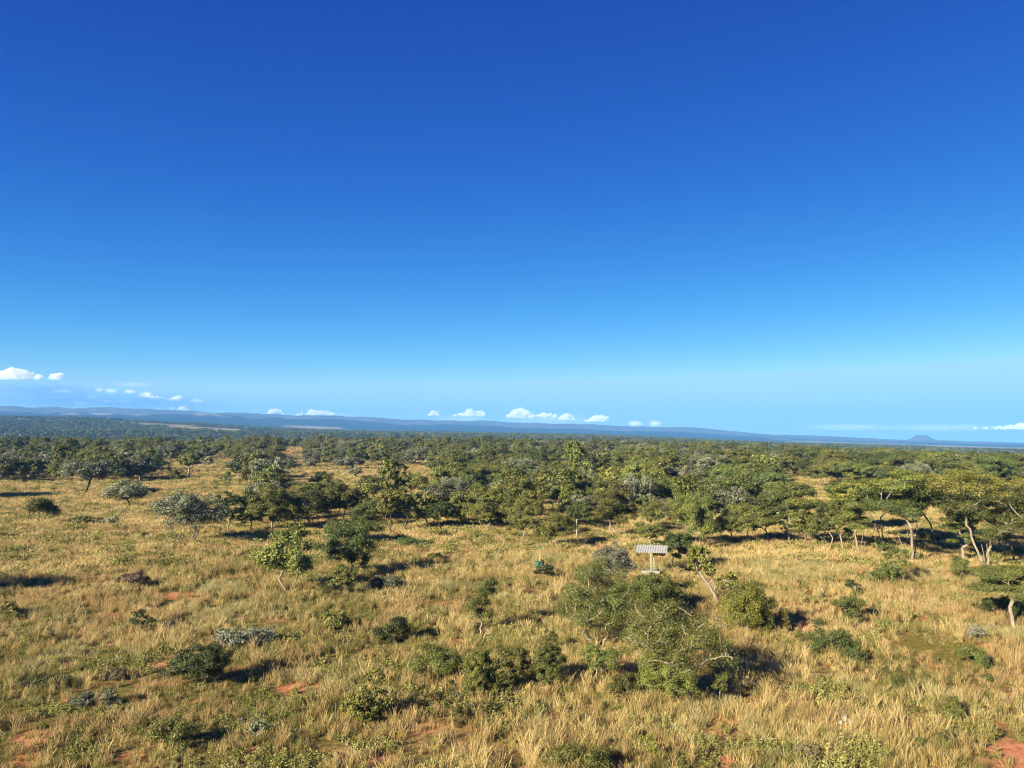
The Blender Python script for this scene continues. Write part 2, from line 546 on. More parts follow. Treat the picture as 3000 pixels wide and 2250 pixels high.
sun = bpy.data.lights.new('sun', 'SUN'); sun.energy = 5.0; sun.angle = R(.5); sun.color = (1.0, .87, .62)
suno = bpy.data.objects.new('sun', sun); COL.objects.link(suno)
sdir = np.array([math.sin(SUN_AZ) * math.cos(SUN_EL), math.cos(SUN_AZ) * math.cos(SUN_EL), math.sin(SUN_EL)])
from mathutils import Vector
suno.rotation_euler = Vector(sdir).to_track_quat('Z', 'Y').to_euler()
suno.location = (-60, -60, 60)

SC.view_settings.view_transform = 'Standard'
SC.view_settings.look = 'None'
SC.view_settings.exposure = 1.84
SC.view_settings.gamma = 1.0
SC.render.engine = 'CYCLES'
SC.cycles.max_bounces = 5; SC.cycles.diffuse_bounces = 2; SC.cycles.glossy_bounces = 1
SC.cycles.transmission_bounces = 3; SC.cycles.transparent_max_bounces = 6; SC.cycles.volume_bounces = 2
SC.cycles.use_denoising = True
SC.cycles.pixel_filter_type = 'BLACKMAN_HARRIS'; SC.cycles.filter_width = 1.15
SC.cycles.caustics_reflective = False; SC.cycles.caustics_refractive = False
SC.cycles.sample_clamp_indirect = 4.0

# ------------------------------------------------------------------ soil patches (photo px: centre, width, height)
SOIL = [(543, 1745, 150, 26), (715, 1734, 120, 34), (110, 2160, 170, 60), (395, 2220, 120, 44), (300, 2130, 110, 22), (230, 2050, 90, 24),
        (1104, 2240, 130, 60), (880, 2012, 170, 40), (455, 2130, 60, 24), (60, 2230, 130, 60), (460, 1948, 70, 20), (930, 2010, 80, 22),
        (2080, 2148, 60, 24), (2135, 2235, 60, 40), (2625, 1885, 180, 26), (2360, 1835, 60, 26), (2400, 1667, 420, 9), (2750, 1950, 70, 14),
        (3060, 2285, 330, 190), (2890, 1890, 70, 12), (1715, 1540, 90, 20), (1735, 1598, 120, 14), (2640, 2235, 90, 30), (2310, 2140, 60, 20),
        (1350, 1880, 90, 16), (1860, 1655, 90, 26), (2960, 1980, 50, 14), (740, 2200, 60, 22), (1020, 1715, 60, 16), (2980, 2060, 40, 24),
        (1930, 1700, 120, 20), (780, 1330, 60, 20), (880, 1322, 40, 16), (2000, 1730, 120, 14), (1104, 2246, 125, 60), (3075, 2262, 350, 215)]
SW = []
for (u, yv, wu, hy) in SOIL:
    x, y, z, t = at(u, yv)
    r = math.hypot(x, y)
    SW.append((x, y, wu * .5 * t / FPX, hy * .5 * t / FPX / (CAMZ / t)))
# bare green lawn-like patch on the right
LAWN = [(2760, 1905, 260, 120), (2640, 1905, 120, 60), (1990, 1715, 130, 40)]
LW = []
for (u, yv, wu, hy) in LAWN:
    x, y, z, t = at(u, yv)
    LW.append((x, y, wu * .5 * t / FPX, hy * .5 * t / FPX / (CAMZ / t)))


def patch_val(x, y, P):
    v = np.zeros_like(np.asarray(x, float))
    wob = (fbm(x * 1.1, y * 1.1, 77, 3) - .5) * 1.1
    for (cx_, cy_, rx, ry) in P:
        d = np.sqrt(((x - cx_) / rx) ** 2 + ((y - cy_) / ry) ** 2) + wob
        v = np.maximum(v, 1 - sstep(.65, 1.1, d))
    return v


def green_field(x, y):
    """where the sward is green rather than straw"""
    g = fbm(x / 9.0, y / 13.0, 51, 3) * .75 + fbm(x / 2.6, y / 2.6, 52, 2) * .35
    r = np.hypot(x, y)
    left = sstep(12, -14, x) * sstep(62, 30, r)
    return g + .20 * left - .10 * sstep(60, 120, r) - .04 * sstep(4, 22, x)


# ------------------------------------------------------------------ ground
na = 760
ths = np.linspace(R(-100), R(100), na + 1)
rs = np.concatenate([np.linspace(3, 18, 8)[:-1], np.linspace(18, 60, 130)[:-1], np.linspace(60, 150, 120)[:-1], np.geomspace(150, 600, 90)[:-1], np.geomspace(600, 8700, 270)])
TH, RR = np.meshgrid(ths, rs)
GX = RR * np.sin(TH); GY = RR * np.cos(TH)
GX = GX.ravel(); GY = GY.ravel()
GZ = gz(GX, GY)
nr = len(rs)
i = np.arange(nr - 1)[:, None]; j = np.arange(na)[None, :]
q = (i * (na + 1) + j)
F = np.stack([q, q + 1, q + na + 2, q + na + 1], -1).reshape(-1, 4)[:, ::-1]
rr = np.hypot(GX, GY)
uu = 1500 + FPX * np.tan(np.clip(np.arctan2(GX, np.maximum(GY, 1e-6)), -1.15, 1.15))
soil = np.where(rr < 420, patch_val(GX, GY, SW), 0)
lawn = np.where(rr < 120, patch_val(GX, GY, LW), 0)
# pale fields far away: (u0, u1, r0, r1)
FIELDS = [(-200, 200, 2260, 2500, .33), (120, 460, 2200, 2450, .40), (400, 580, 2020, 2380, .28), (500, 720, 1850, 2230, .22), (620, 800, 1720, 2030, .28),
          (180, 330, 5550, 5950, .3), (60, 150, 6250, 6650, .4), (250, 440, 5850, 6200, .35), (560, 680, 5700, 6000, .3), (830, 1010, 4650, 5050, .3), (1000, 1110, 4450, 4750, .2),
          (1100, 1400, 4300, 4700, .3), (1480, 1780, 4300, 4800, .25), (1900, 2180, 4050, 4650, .34), (2040, 2520, 3850, 4600, .24), (2250, 2860, 3800, 4450, .26), (2300, 2720, 4950, 5400, .38), (2600, 2960, 3200, 3700, .36),
          (2500, 2720, 4550, 4900, .4), (2250, 2600, 5600, 6000, .45), (2700, 3050, 4800, 5300, .42)]
field = np.zeros_like(GX)
nf = fbm(uu / 55, rr / 110, 61, 3)
for (u0, u1, r0, r1, th) in FIELDS:
    mid = (r0 + r1) / 2; hw = (r1 - r0) / 2
    d = sstep(u0 - 10, u0 + 25, uu) * sstep(u1 + 10, u1 - 25, uu) * (1 - sstep(.7, 1.0, np.abs(rr - mid) / hw))
    field = np.maximum(field, d * sstep(th, th + .12, nf))
wood = sstep(420, 620, rr)
upland = sstep(6250, 6700, rr)
gme = mesh_np('ground', np.stack([GX, GY, GZ], 1), F, attrs={'soil': ('POINT', soil), 'lawn': ('POINT', lawn), 'field': ('POINT', field), 'wood': ('POINT', wood), 'upland': ('POINT', upland),
              'green': ('POINT', np.where(rr < 600, green_field(GX, GY), .4))}, smooth=True)

m, nt = newmat('ground_soil_and_litter')
geo = nd(nt, 'ShaderNodeNewGeometry'); pos = geo.outputs['Position']
A = {k: nd(nt, 'ShaderNodeAttribute', attribute_name=k).outputs['Fac'] for k in ('soil', 'lawn', 'field', 'wood', 'green', 'upland')}
n_f = noise(nt, pos, 3.2, 6, .7); n_m = noise(nt, pos, .45, 5, .6); n_l = noise(nt, pos, .06, 4, .6)
straw = ramp(nt, [(.32, (.075, .046, .020)), (.5, (.21, .135, .052)), (.7, (.36, .25, .10))], n_f)
green = ramp(nt, [(.32, (.05, .042, .016)), (.55, (.12, .105, .03)), (.75, (.20, .17, .06))], n_f)
base = mixc(nt, ramp(nt, [(.46, (0, 0, 0)), (.62, (1, 1, 1))], A['green']), straw, green)
red = ramp(nt, [(.25, (.19, .076, .036)), (.5, (.40, .165, .082)), (.75, (.54, .26, .145))], n_f)
litter = math_n(nt, 'MULTIPLY', ramp(nt, [(.55, (0, 0, 0)), (.66, (1, 1, 1))], n_m), .55)
base = mixc(nt, litter, base, red)
base = mixc(nt, A['soil'], base, red)
lawnc = ramp(nt, [(.3, (.085, .075, .018)), (.6, (.17, .135, .032)), (.8, (.26, .20, .06))], n_f)
base = mixc(nt, A['lawn'], base, lawnc)
n_w = noise(nt, pos, .012, 7, .72)
n_w2 = noise(nt, pos, .11, 3, .6)
forest = ramp(nt, [(.30, (.009, .012, .009)), (.5, (.020, .023, .015)), (.66, (.042, .042, .024)), (.8, (.09, .08, .045))], math_n(nt, 'ADD', math_n(nt, 'MULTIPLY', n_w, .65), math_n(nt, 'MULTIPLY', n_w2, .35)))
base = mixc(nt, A['wood'], base, forest)
base = mixc(nt, A['upland'], base, ramp(nt, [(.34, (.03, .03, .022)), (.5, (.085, .072, .048)), (.7, (.16, .13, .085))], n_w))
base = mixc(nt, A['field'], base, ramp(nt, [(.35, (.13, .115, .055)), (.6, (.27, .22, .12)), (.75, (.38, .31, .19))], n_w))
finish(nt, base, .95, .05, bump=(n_f, .7, .12))
tag(link('ground', gme, m), kind='structure')

# mesa on the far plain
mr = 6900.0; mu, mtop, mbase = 2696, 1275, 1297
mx, my = mr * (mu - 1500) / FPX, mr
mz0 = float(gz(mx, my)); mh = CAMZ + mr * (HORY - mtop) / FPX - mz0
prof = [(118, -30), (98, .10), (74, .32), (58, .58), (45, .84), (40, .97), (34, 1.0), (0, 1.01)]
V = []; K = 40
rg = np.random.default_rng(5)
wobs = 1 + .06 * np.interp(np.arange(K), np.arange(0, K + 4, 4), np.append(rg.normal(size=K // 4), 0)[:len(np.arange(0, K + 4, 4))])
for (pr, pz) in prof:
    for k in range(K):
        a = 2 * math.pi * k / K
        V.append((mx + pr * 1.0 * wobs[k] * math.cos(a), my + pr * 1.3 * wobs[k] * math.sin(a), mz0 + (pz if pz < 0 else pz * mh)))
F = [(a * K + k, a * K + (k + 1) % K, (a + 1) * K + (k + 1) % K, (a + 1) * K + k) for a in range(len(prof) - 1) for k in range(K)]
m, nt = newmat('mesa_rock')
geo = nd(nt, 'ShaderNodeNewGeometry')
finish(nt, ramp(nt, [(.3, (.035, .03, .028)), (.7, (.10, .08, .065))], noise(nt, geo.outputs['Position'], .03, 5)), .95, .05)
tag(link('mesa_hill', mesh_np('mesa_hill', V, F, smooth=True), m), kind='structure')

# ------------------------------------------------------------------ haze
zt = float(GZ.max()); zb = float(GZ.min())
hb = MB(); hb.box(-8800, 8800, -2600, 8800, zb - 31, zt + 6)
m, nt = newmat('air_haze')
out = nd(nt, 'ShaderNodeOutputMaterial'); pv = nd(nt, 'ShaderNodeVolumePrincipled')
pv.inputs['Color'].default_value = (.115, .37, .83, 1); pv.inputs['Density'].default_value = 1.3e-4
pv.inputs['Anisotropy'].default_value = -.1
nt.links.new(pv.outputs[0], out.inputs['Volume'])
hz = hb.build('haze', m); tag(hz, kind='stuff')
#EXTRA
# ------------------------------------------------------------------ geometry-node scatter for what nobody could count
def scatter(name, pts, idx, rot, scl, protos, tint=None):
    c = bpy.data.collections.new(name + '_kinds')
    for k, me in enumerate(protos):
        c.objects.link(bpy.data.objects.new('%s_%02d' % (name, k), me))
    me = bpy.data.meshes.new(name)
    me.vertices.add(len(pts)); me.vertices.foreach_set('co', np.ascontiguousarray(pts, np.float32).ravel())
    for an, ty, arr in (('pick', 'INT', idx.astype(np.int32)), ('turn', 'FLOAT', rot.astype(np.float32)), ('big', 'FLOAT', scl.astype(np.float32)),
                        ('patch', 'FLOAT', (tint if tint is not None else np.zeros(len(pts))).astype(np.float32))):
        a = me.attributes.new(an, ty, 'POINT'); a.data.foreach_set('value', arr)
    o = link(name, me)
    g = bpy.data.node_groups.new(name, 'GeometryNodeTree')
    g.interface.new_socket('Geometry', in_out='INPUT', socket_type='NodeSocketGeometry')
    g.interface.new_socket('Geometry', in_out='OUTPUT', socket_type='NodeSocketGeometry')
    gi = g.nodes.new('NodeGroupInput'); go = g.nodes.new('NodeGroupOutput')
    ci = g.nodes.new('GeometryNodeCollectionInfo'); ci.inputs['Collection'].default_value = c
    ci.inputs['Separate Children'].default_value = True; ci.inputs['Reset Children'].default_value = True
    ip = g.nodes.new('GeometryNodeInstanceOnPoints'); ip.inputs['Pick Instance'].default_value = True
    def attr(n, ty):
        a = g.nodes.new('GeometryNodeInputNamedAttribute'); a.data_type = ty; a.inputs['Name'].default_value = n
        return a.outputs['Attribute']
    cx = g.nodes.new('ShaderNodeCombineXYZ'); er = g.nodes.new('FunctionNodeEulerToRotation')
    g.links.new(attr('turn', 'FLOAT'), cx.inputs[2]); g.links.new(cx.outputs[0], er.inputs[0])
    g.links.new(gi.outputs[0], ip.inputs['Points']); g.links.new(ci.outputs[0], ip.inputs['Instance'])
    g.links.new(attr('pick', 'INT'), ip.inputs['Instance Index']); g.links.new(er.outputs[0], ip.inputs['Rotation'])
    g.links.new(attr('big', 'FLOAT'), ip.inputs['Scale'])
    g.links.new(ip.outputs[0], go.inputs[0])
    md = o.modifiers.new('scatter', 'NODES'); md.node_group = g
    return o


# ------------------------------------------------------------------ grass
def tuft(seed, n, h, lean, w, spread, heads=0., curve=.5, rings=3):
    rg = np.random.default_rng(seed)
    Vs = []; Fs = []; T = []
    for b in range(n):
        a = rg.uniform(0, 2 * math.pi); l = lean * rg.uniform(.3, 1.3)
        r0 = spread * math.sqrt(rg.random()); a0 = rg.uniform(0, 2 * math.pi)
        bx, by = r0 * math.cos(a0), r0 * math.sin(a0)
        hh = h * rg.uniform(.55, 1.15)
        fa = rg.uniform(0, math.pi); wx, wy = math.cos(fa), math.sin(fa)
        lev = [0, .5, .82, 1.0] if rings == 3 else [0, .6, 1.0]
        base = len(Vs)
        tn = rg.random()
        hd = rg.random() < heads
        for q, t in enumerate(lev):
            o = l * hh * (t ** (1 + curve * 2))
            ww = w * (1.0, .8, .5, .06)[q] if rings == 3 else w * (1, .7, .06)[q]
            if hd: ww = w * (.45, .4, .9, .5)[q] if rings == 3 else w * (.5, .5, .8)[q]
            px, py, pz = bx + o * math.cos(a), by + o * math.sin(a), hh * t - .02
            Vs += [(px - wx * ww / 2, py - wy * ww / 2, pz), (px + wx * ww / 2, py + wy * ww / 2, pz)]
        for q in range(len(lev) - 1):
            k = base + 2 * q
            Fs.append((k, k + 1, k + 3, k + 2)); T.append(tn * .7 + (.3 if hd and q == len(lev) - 2 else .1))
    return np.array(Vs), np.array(Fs), np.array(T)


def grass_mat(name, c0, c1, c2, trans=.3):
    m, nt = newmat(name)
    a = nd(nt, 'ShaderNodeAttribute', attribute_name='tint')
    oi = nd(nt, 'ShaderNodeObjectInfo')
    geo = nd(nt, 'ShaderNodeNewGeometry')
    big = noise(nt, geo.outputs['Position'], .16, 3, .6)
    f = math_n(nt, 'ADD', math_n(nt, 'MULTIPLY', a.outputs['Fac'], .4), math_n(nt, 'ADD', math_n(nt, 'MULTIPLY', oi.outputs['Random'], .35), math_n(nt, 'MULTIPLY', math_n(nt, 'SUBTRACT', big, .32), .8)))
    finish(nt, ramp(nt, [(.12, c0), (.5, c1), (.9, c2)], f), .65, .18, trans)
    return m


GM = [grass_mat('grass_straw', (.20, .142, .052), (.41, .312, .128), (.65, .53, .265)),
      grass_mat('grass_olive', (.085, .080, .022), (.185, .168, .050), (.36, .32, .12)),
      grass_mat('grass_russet', (.19, .12, .045), (.36, .255, .11), (.56, .43, .22)),
      grass_mat('grass_pale', (.20, .18, .075), (.34, .30, .13), (.55, .49, .26)),
      grass_mat('forb_green', (.10, .11, .028), (.20, .20, .055), (.40, .37, .15))]


def leafy(seed, n, h, r, L, asp):
    """small leafy herb: upright stalks set with leaves"""
    rg = np.random.default_rng(seed); Vs = []; Fs = []; T = []
    for s in range(n):
        a = rg.uniform(0, 2 * math.pi); b = r * math.sqrt(rg.random()); hh = h * rg.uniform(.5, 1.1)
        top = np.array([b * math.cos(a) * 1.2, b * math.sin(a) * 1.2, hh]); bot = np.array([b * math.cos(a) * .5, b * math.sin(a) * .5, 0])
        tn = rg.random()
        for k in range(9):
            t = rg.uniform(.2, 1.05); p = bot + (top - bot) * t
            d = rg.normal(size=3); d[2] = abs(d[2]) * .6 + .2; d /= np.linalg.norm(d)
            nrm = np.cross(d, rg.normal(size=3)); nrm /= np.linalg.norm(nrm)
            l = L * rg.uniform(.6, 1.3); wv = nrm * l * asp * .5
            i = len(Vs)
            Vs += [tuple(p), tuple(p + d * l * .5 - wv), tuple(p + d * l), tuple(p + d * l * .5 + wv)]
            Fs.append((i, i + 1, i + 2, i + 3)); T.append(tn * .5 + rg.random() * .5)
    return np.array(Vs), np.array(Fs), np.array(T)


PROTO = []
def proto_grass(mi, V, F, T):
    me = mesh_np('grass_tuft', V, F, attrs={'tint': ('FACE', T)})
    me.materials.append(GM[mi]); PROTO.append(me)
    return len(PROTO) - 1

# near tufts
P_STRAW = [proto_grass(0, *tuft(10 + k, 34, (.40, .53, .34)[k], (.45, .35, .6)[k], .012, (.14, .12, .17)[k], .45)) for k in range(3)]
P_OLIVE = [proto_grass(1, *tuft(20 + k, 36, (.28, .37)[k], .6, .013, .15, .1)) for k in range(2)]
P_RUST = [proto_grass(2, *tuft(30 + k, 32, (.38, .48)[k], .45, .012, .14, .6)) for k in range(2)]
P_PALE = [proto_grass(3, *tuft(40, 36, .40, .7, .013, .16, .2))]
P_FORB = [proto_grass(4, *leafy(50 + k, 9, (.26, .36)[k], .15, .07, .45)) for k in range(2)]
# mid-distance clumps: wider patches
M_STRAW = [proto_grass(0, *tuft(60 + k, 52, (.38, .48)[k], .5, .026, .40, .3, rings=2)) for k in range(2)]
M_OLIVE = [proto_grass(1, *tuft(70, 52, .33, .6, .026, .40, .1, rings=2))]
M_RUST = [proto_grass(2, *tuft(75, 52, .38, .5, .026, .40, .4, rings=2))]
M_FORB = [proto_grass(4, *leafy(78, 16, .45, .5, .16, .5))]

rg = np.random.default_rng(11)
PT, IX, RO, SCL = [], [], [], []
HA = R(41)
for (r0, r1, dens, mid) in ((17, 34, 28, 0), (34, 66, 19, 0), (66, 120, 6.0, 1), (120, 210, 2.2, 1), (210, 330, .55, 1), (330, 560, .16, 1)):
    n = int(HA * (r1 * r1 - r0 * r0) * dens)
    th = rg.uniform(-HA, HA, n); r = np.sqrt(rg.uniform(r0 * r0, r1 * r1, n))
    x = r * np.sin(th); y = r * np.cos(th)
    soil_p = patch_val(x, y, SW) if r0 < 300 else np.zeros(n)
    lawn_p = patch_val(x, y, LW) if r0 < 120 else np.zeros(n)
    thin = fbm(x / 1.5, y / 1.5, 90, 3)
    bare = sstep(.47, .34, thin) * .85
    left = sstep(6, -14, x) * sstep(50, 28, r)
    bare = np.maximum(bare, left * sstep(.56, .42, thin) * .8)
    keep = (rg.random(n) > np.maximum(np.maximum(soil_p * .74, patch_val(x, y, SW[-2:]) if r0 < 62 else 0), bare)) & (rg.random(n) > lawn_p * .12)
    x, y, r, lawn_p = x[keep], y[keep], r[keep], lawn_p[keep]; n = len(x)
    g = green_field(x, y) + rg.normal(size=n) * .15
    ru = fbm(x / 5, y / 5, 95, 3) + rg.normal(size=n) * .14 + .05 * sstep(0, 18, x) * sstep(70, 35, r)
    pa = fbm(x / 4, y / 4, 97, 2) + rg.normal(size=n) * .08
    fo = fbm(x / 1.6, y / 1.6, 99, 3) + rg.normal(size=n) * .09 + .12 * sstep(8, -12, x) * sstep(48, 26, r) + .07 * sstep(36, 24, r)
    k = rg.random(n)
    if mid:
        pick = np.where(k < .5, M_STRAW[0], M_STRAW[1])
        pick = np.where(g > .59, M_OLIVE[0], pick); pick = np.where(ru > .70, M_RUST[0], pick); pick = np.where((fo > .64) & (k < .5), M_FORB[0], pick)
        sc = rg.uniform(.7, 1.25, n) * np.interp(r, [60, 150, 300, 560], [.95, 1.05, 1.4, 1.8])
    else:
        pick = np.array(P_STRAW)[(k * 3).astype(int) % 3]
        pick = np.where(g > .555, np.where(k < .5, P_OLIVE[0], P_OLIVE[1]), pick)
        pick = np.where(ru > .66, np.where(k < .5, P_RUST[0], P_RUST[1]), pick)
        pick = np.where(pa > .74, P_PALE[0], pick)
        pick = np.where(fo > .66, np.where(k < .6, P_FORB[0], P_FORB[1]), pick)
        pick = np.where((lawn_p > .4) & (k < .75), P_OLIVE[0], pick)
        sc = np.minimum(1.3, np.exp(rg.normal(size=n) * .32 - .12)) * (.62 + .72 * fbm(x / 3.3, y / 3.3, 93, 2)) * np.where(lawn_p > .4, .46, 1)
        sc *= 1 - .25 * sstep(4, -14, x) * sstep(50, 26, r)
    PT.append(np.stack([x, y, gz(x, y) - .01], 1)); IX.append(pick); RO.append(rg.uniform(0, 6.283, n)); SCL.append(sc)
go = scatter('grass', np.concatenate(PT), np.concatenate(IX), np.concatenate(RO), np.concatenate(SCL), PROTO)
tag(go, kind='stuff')
print('grass tufts', sum(len(p) for p in PT))

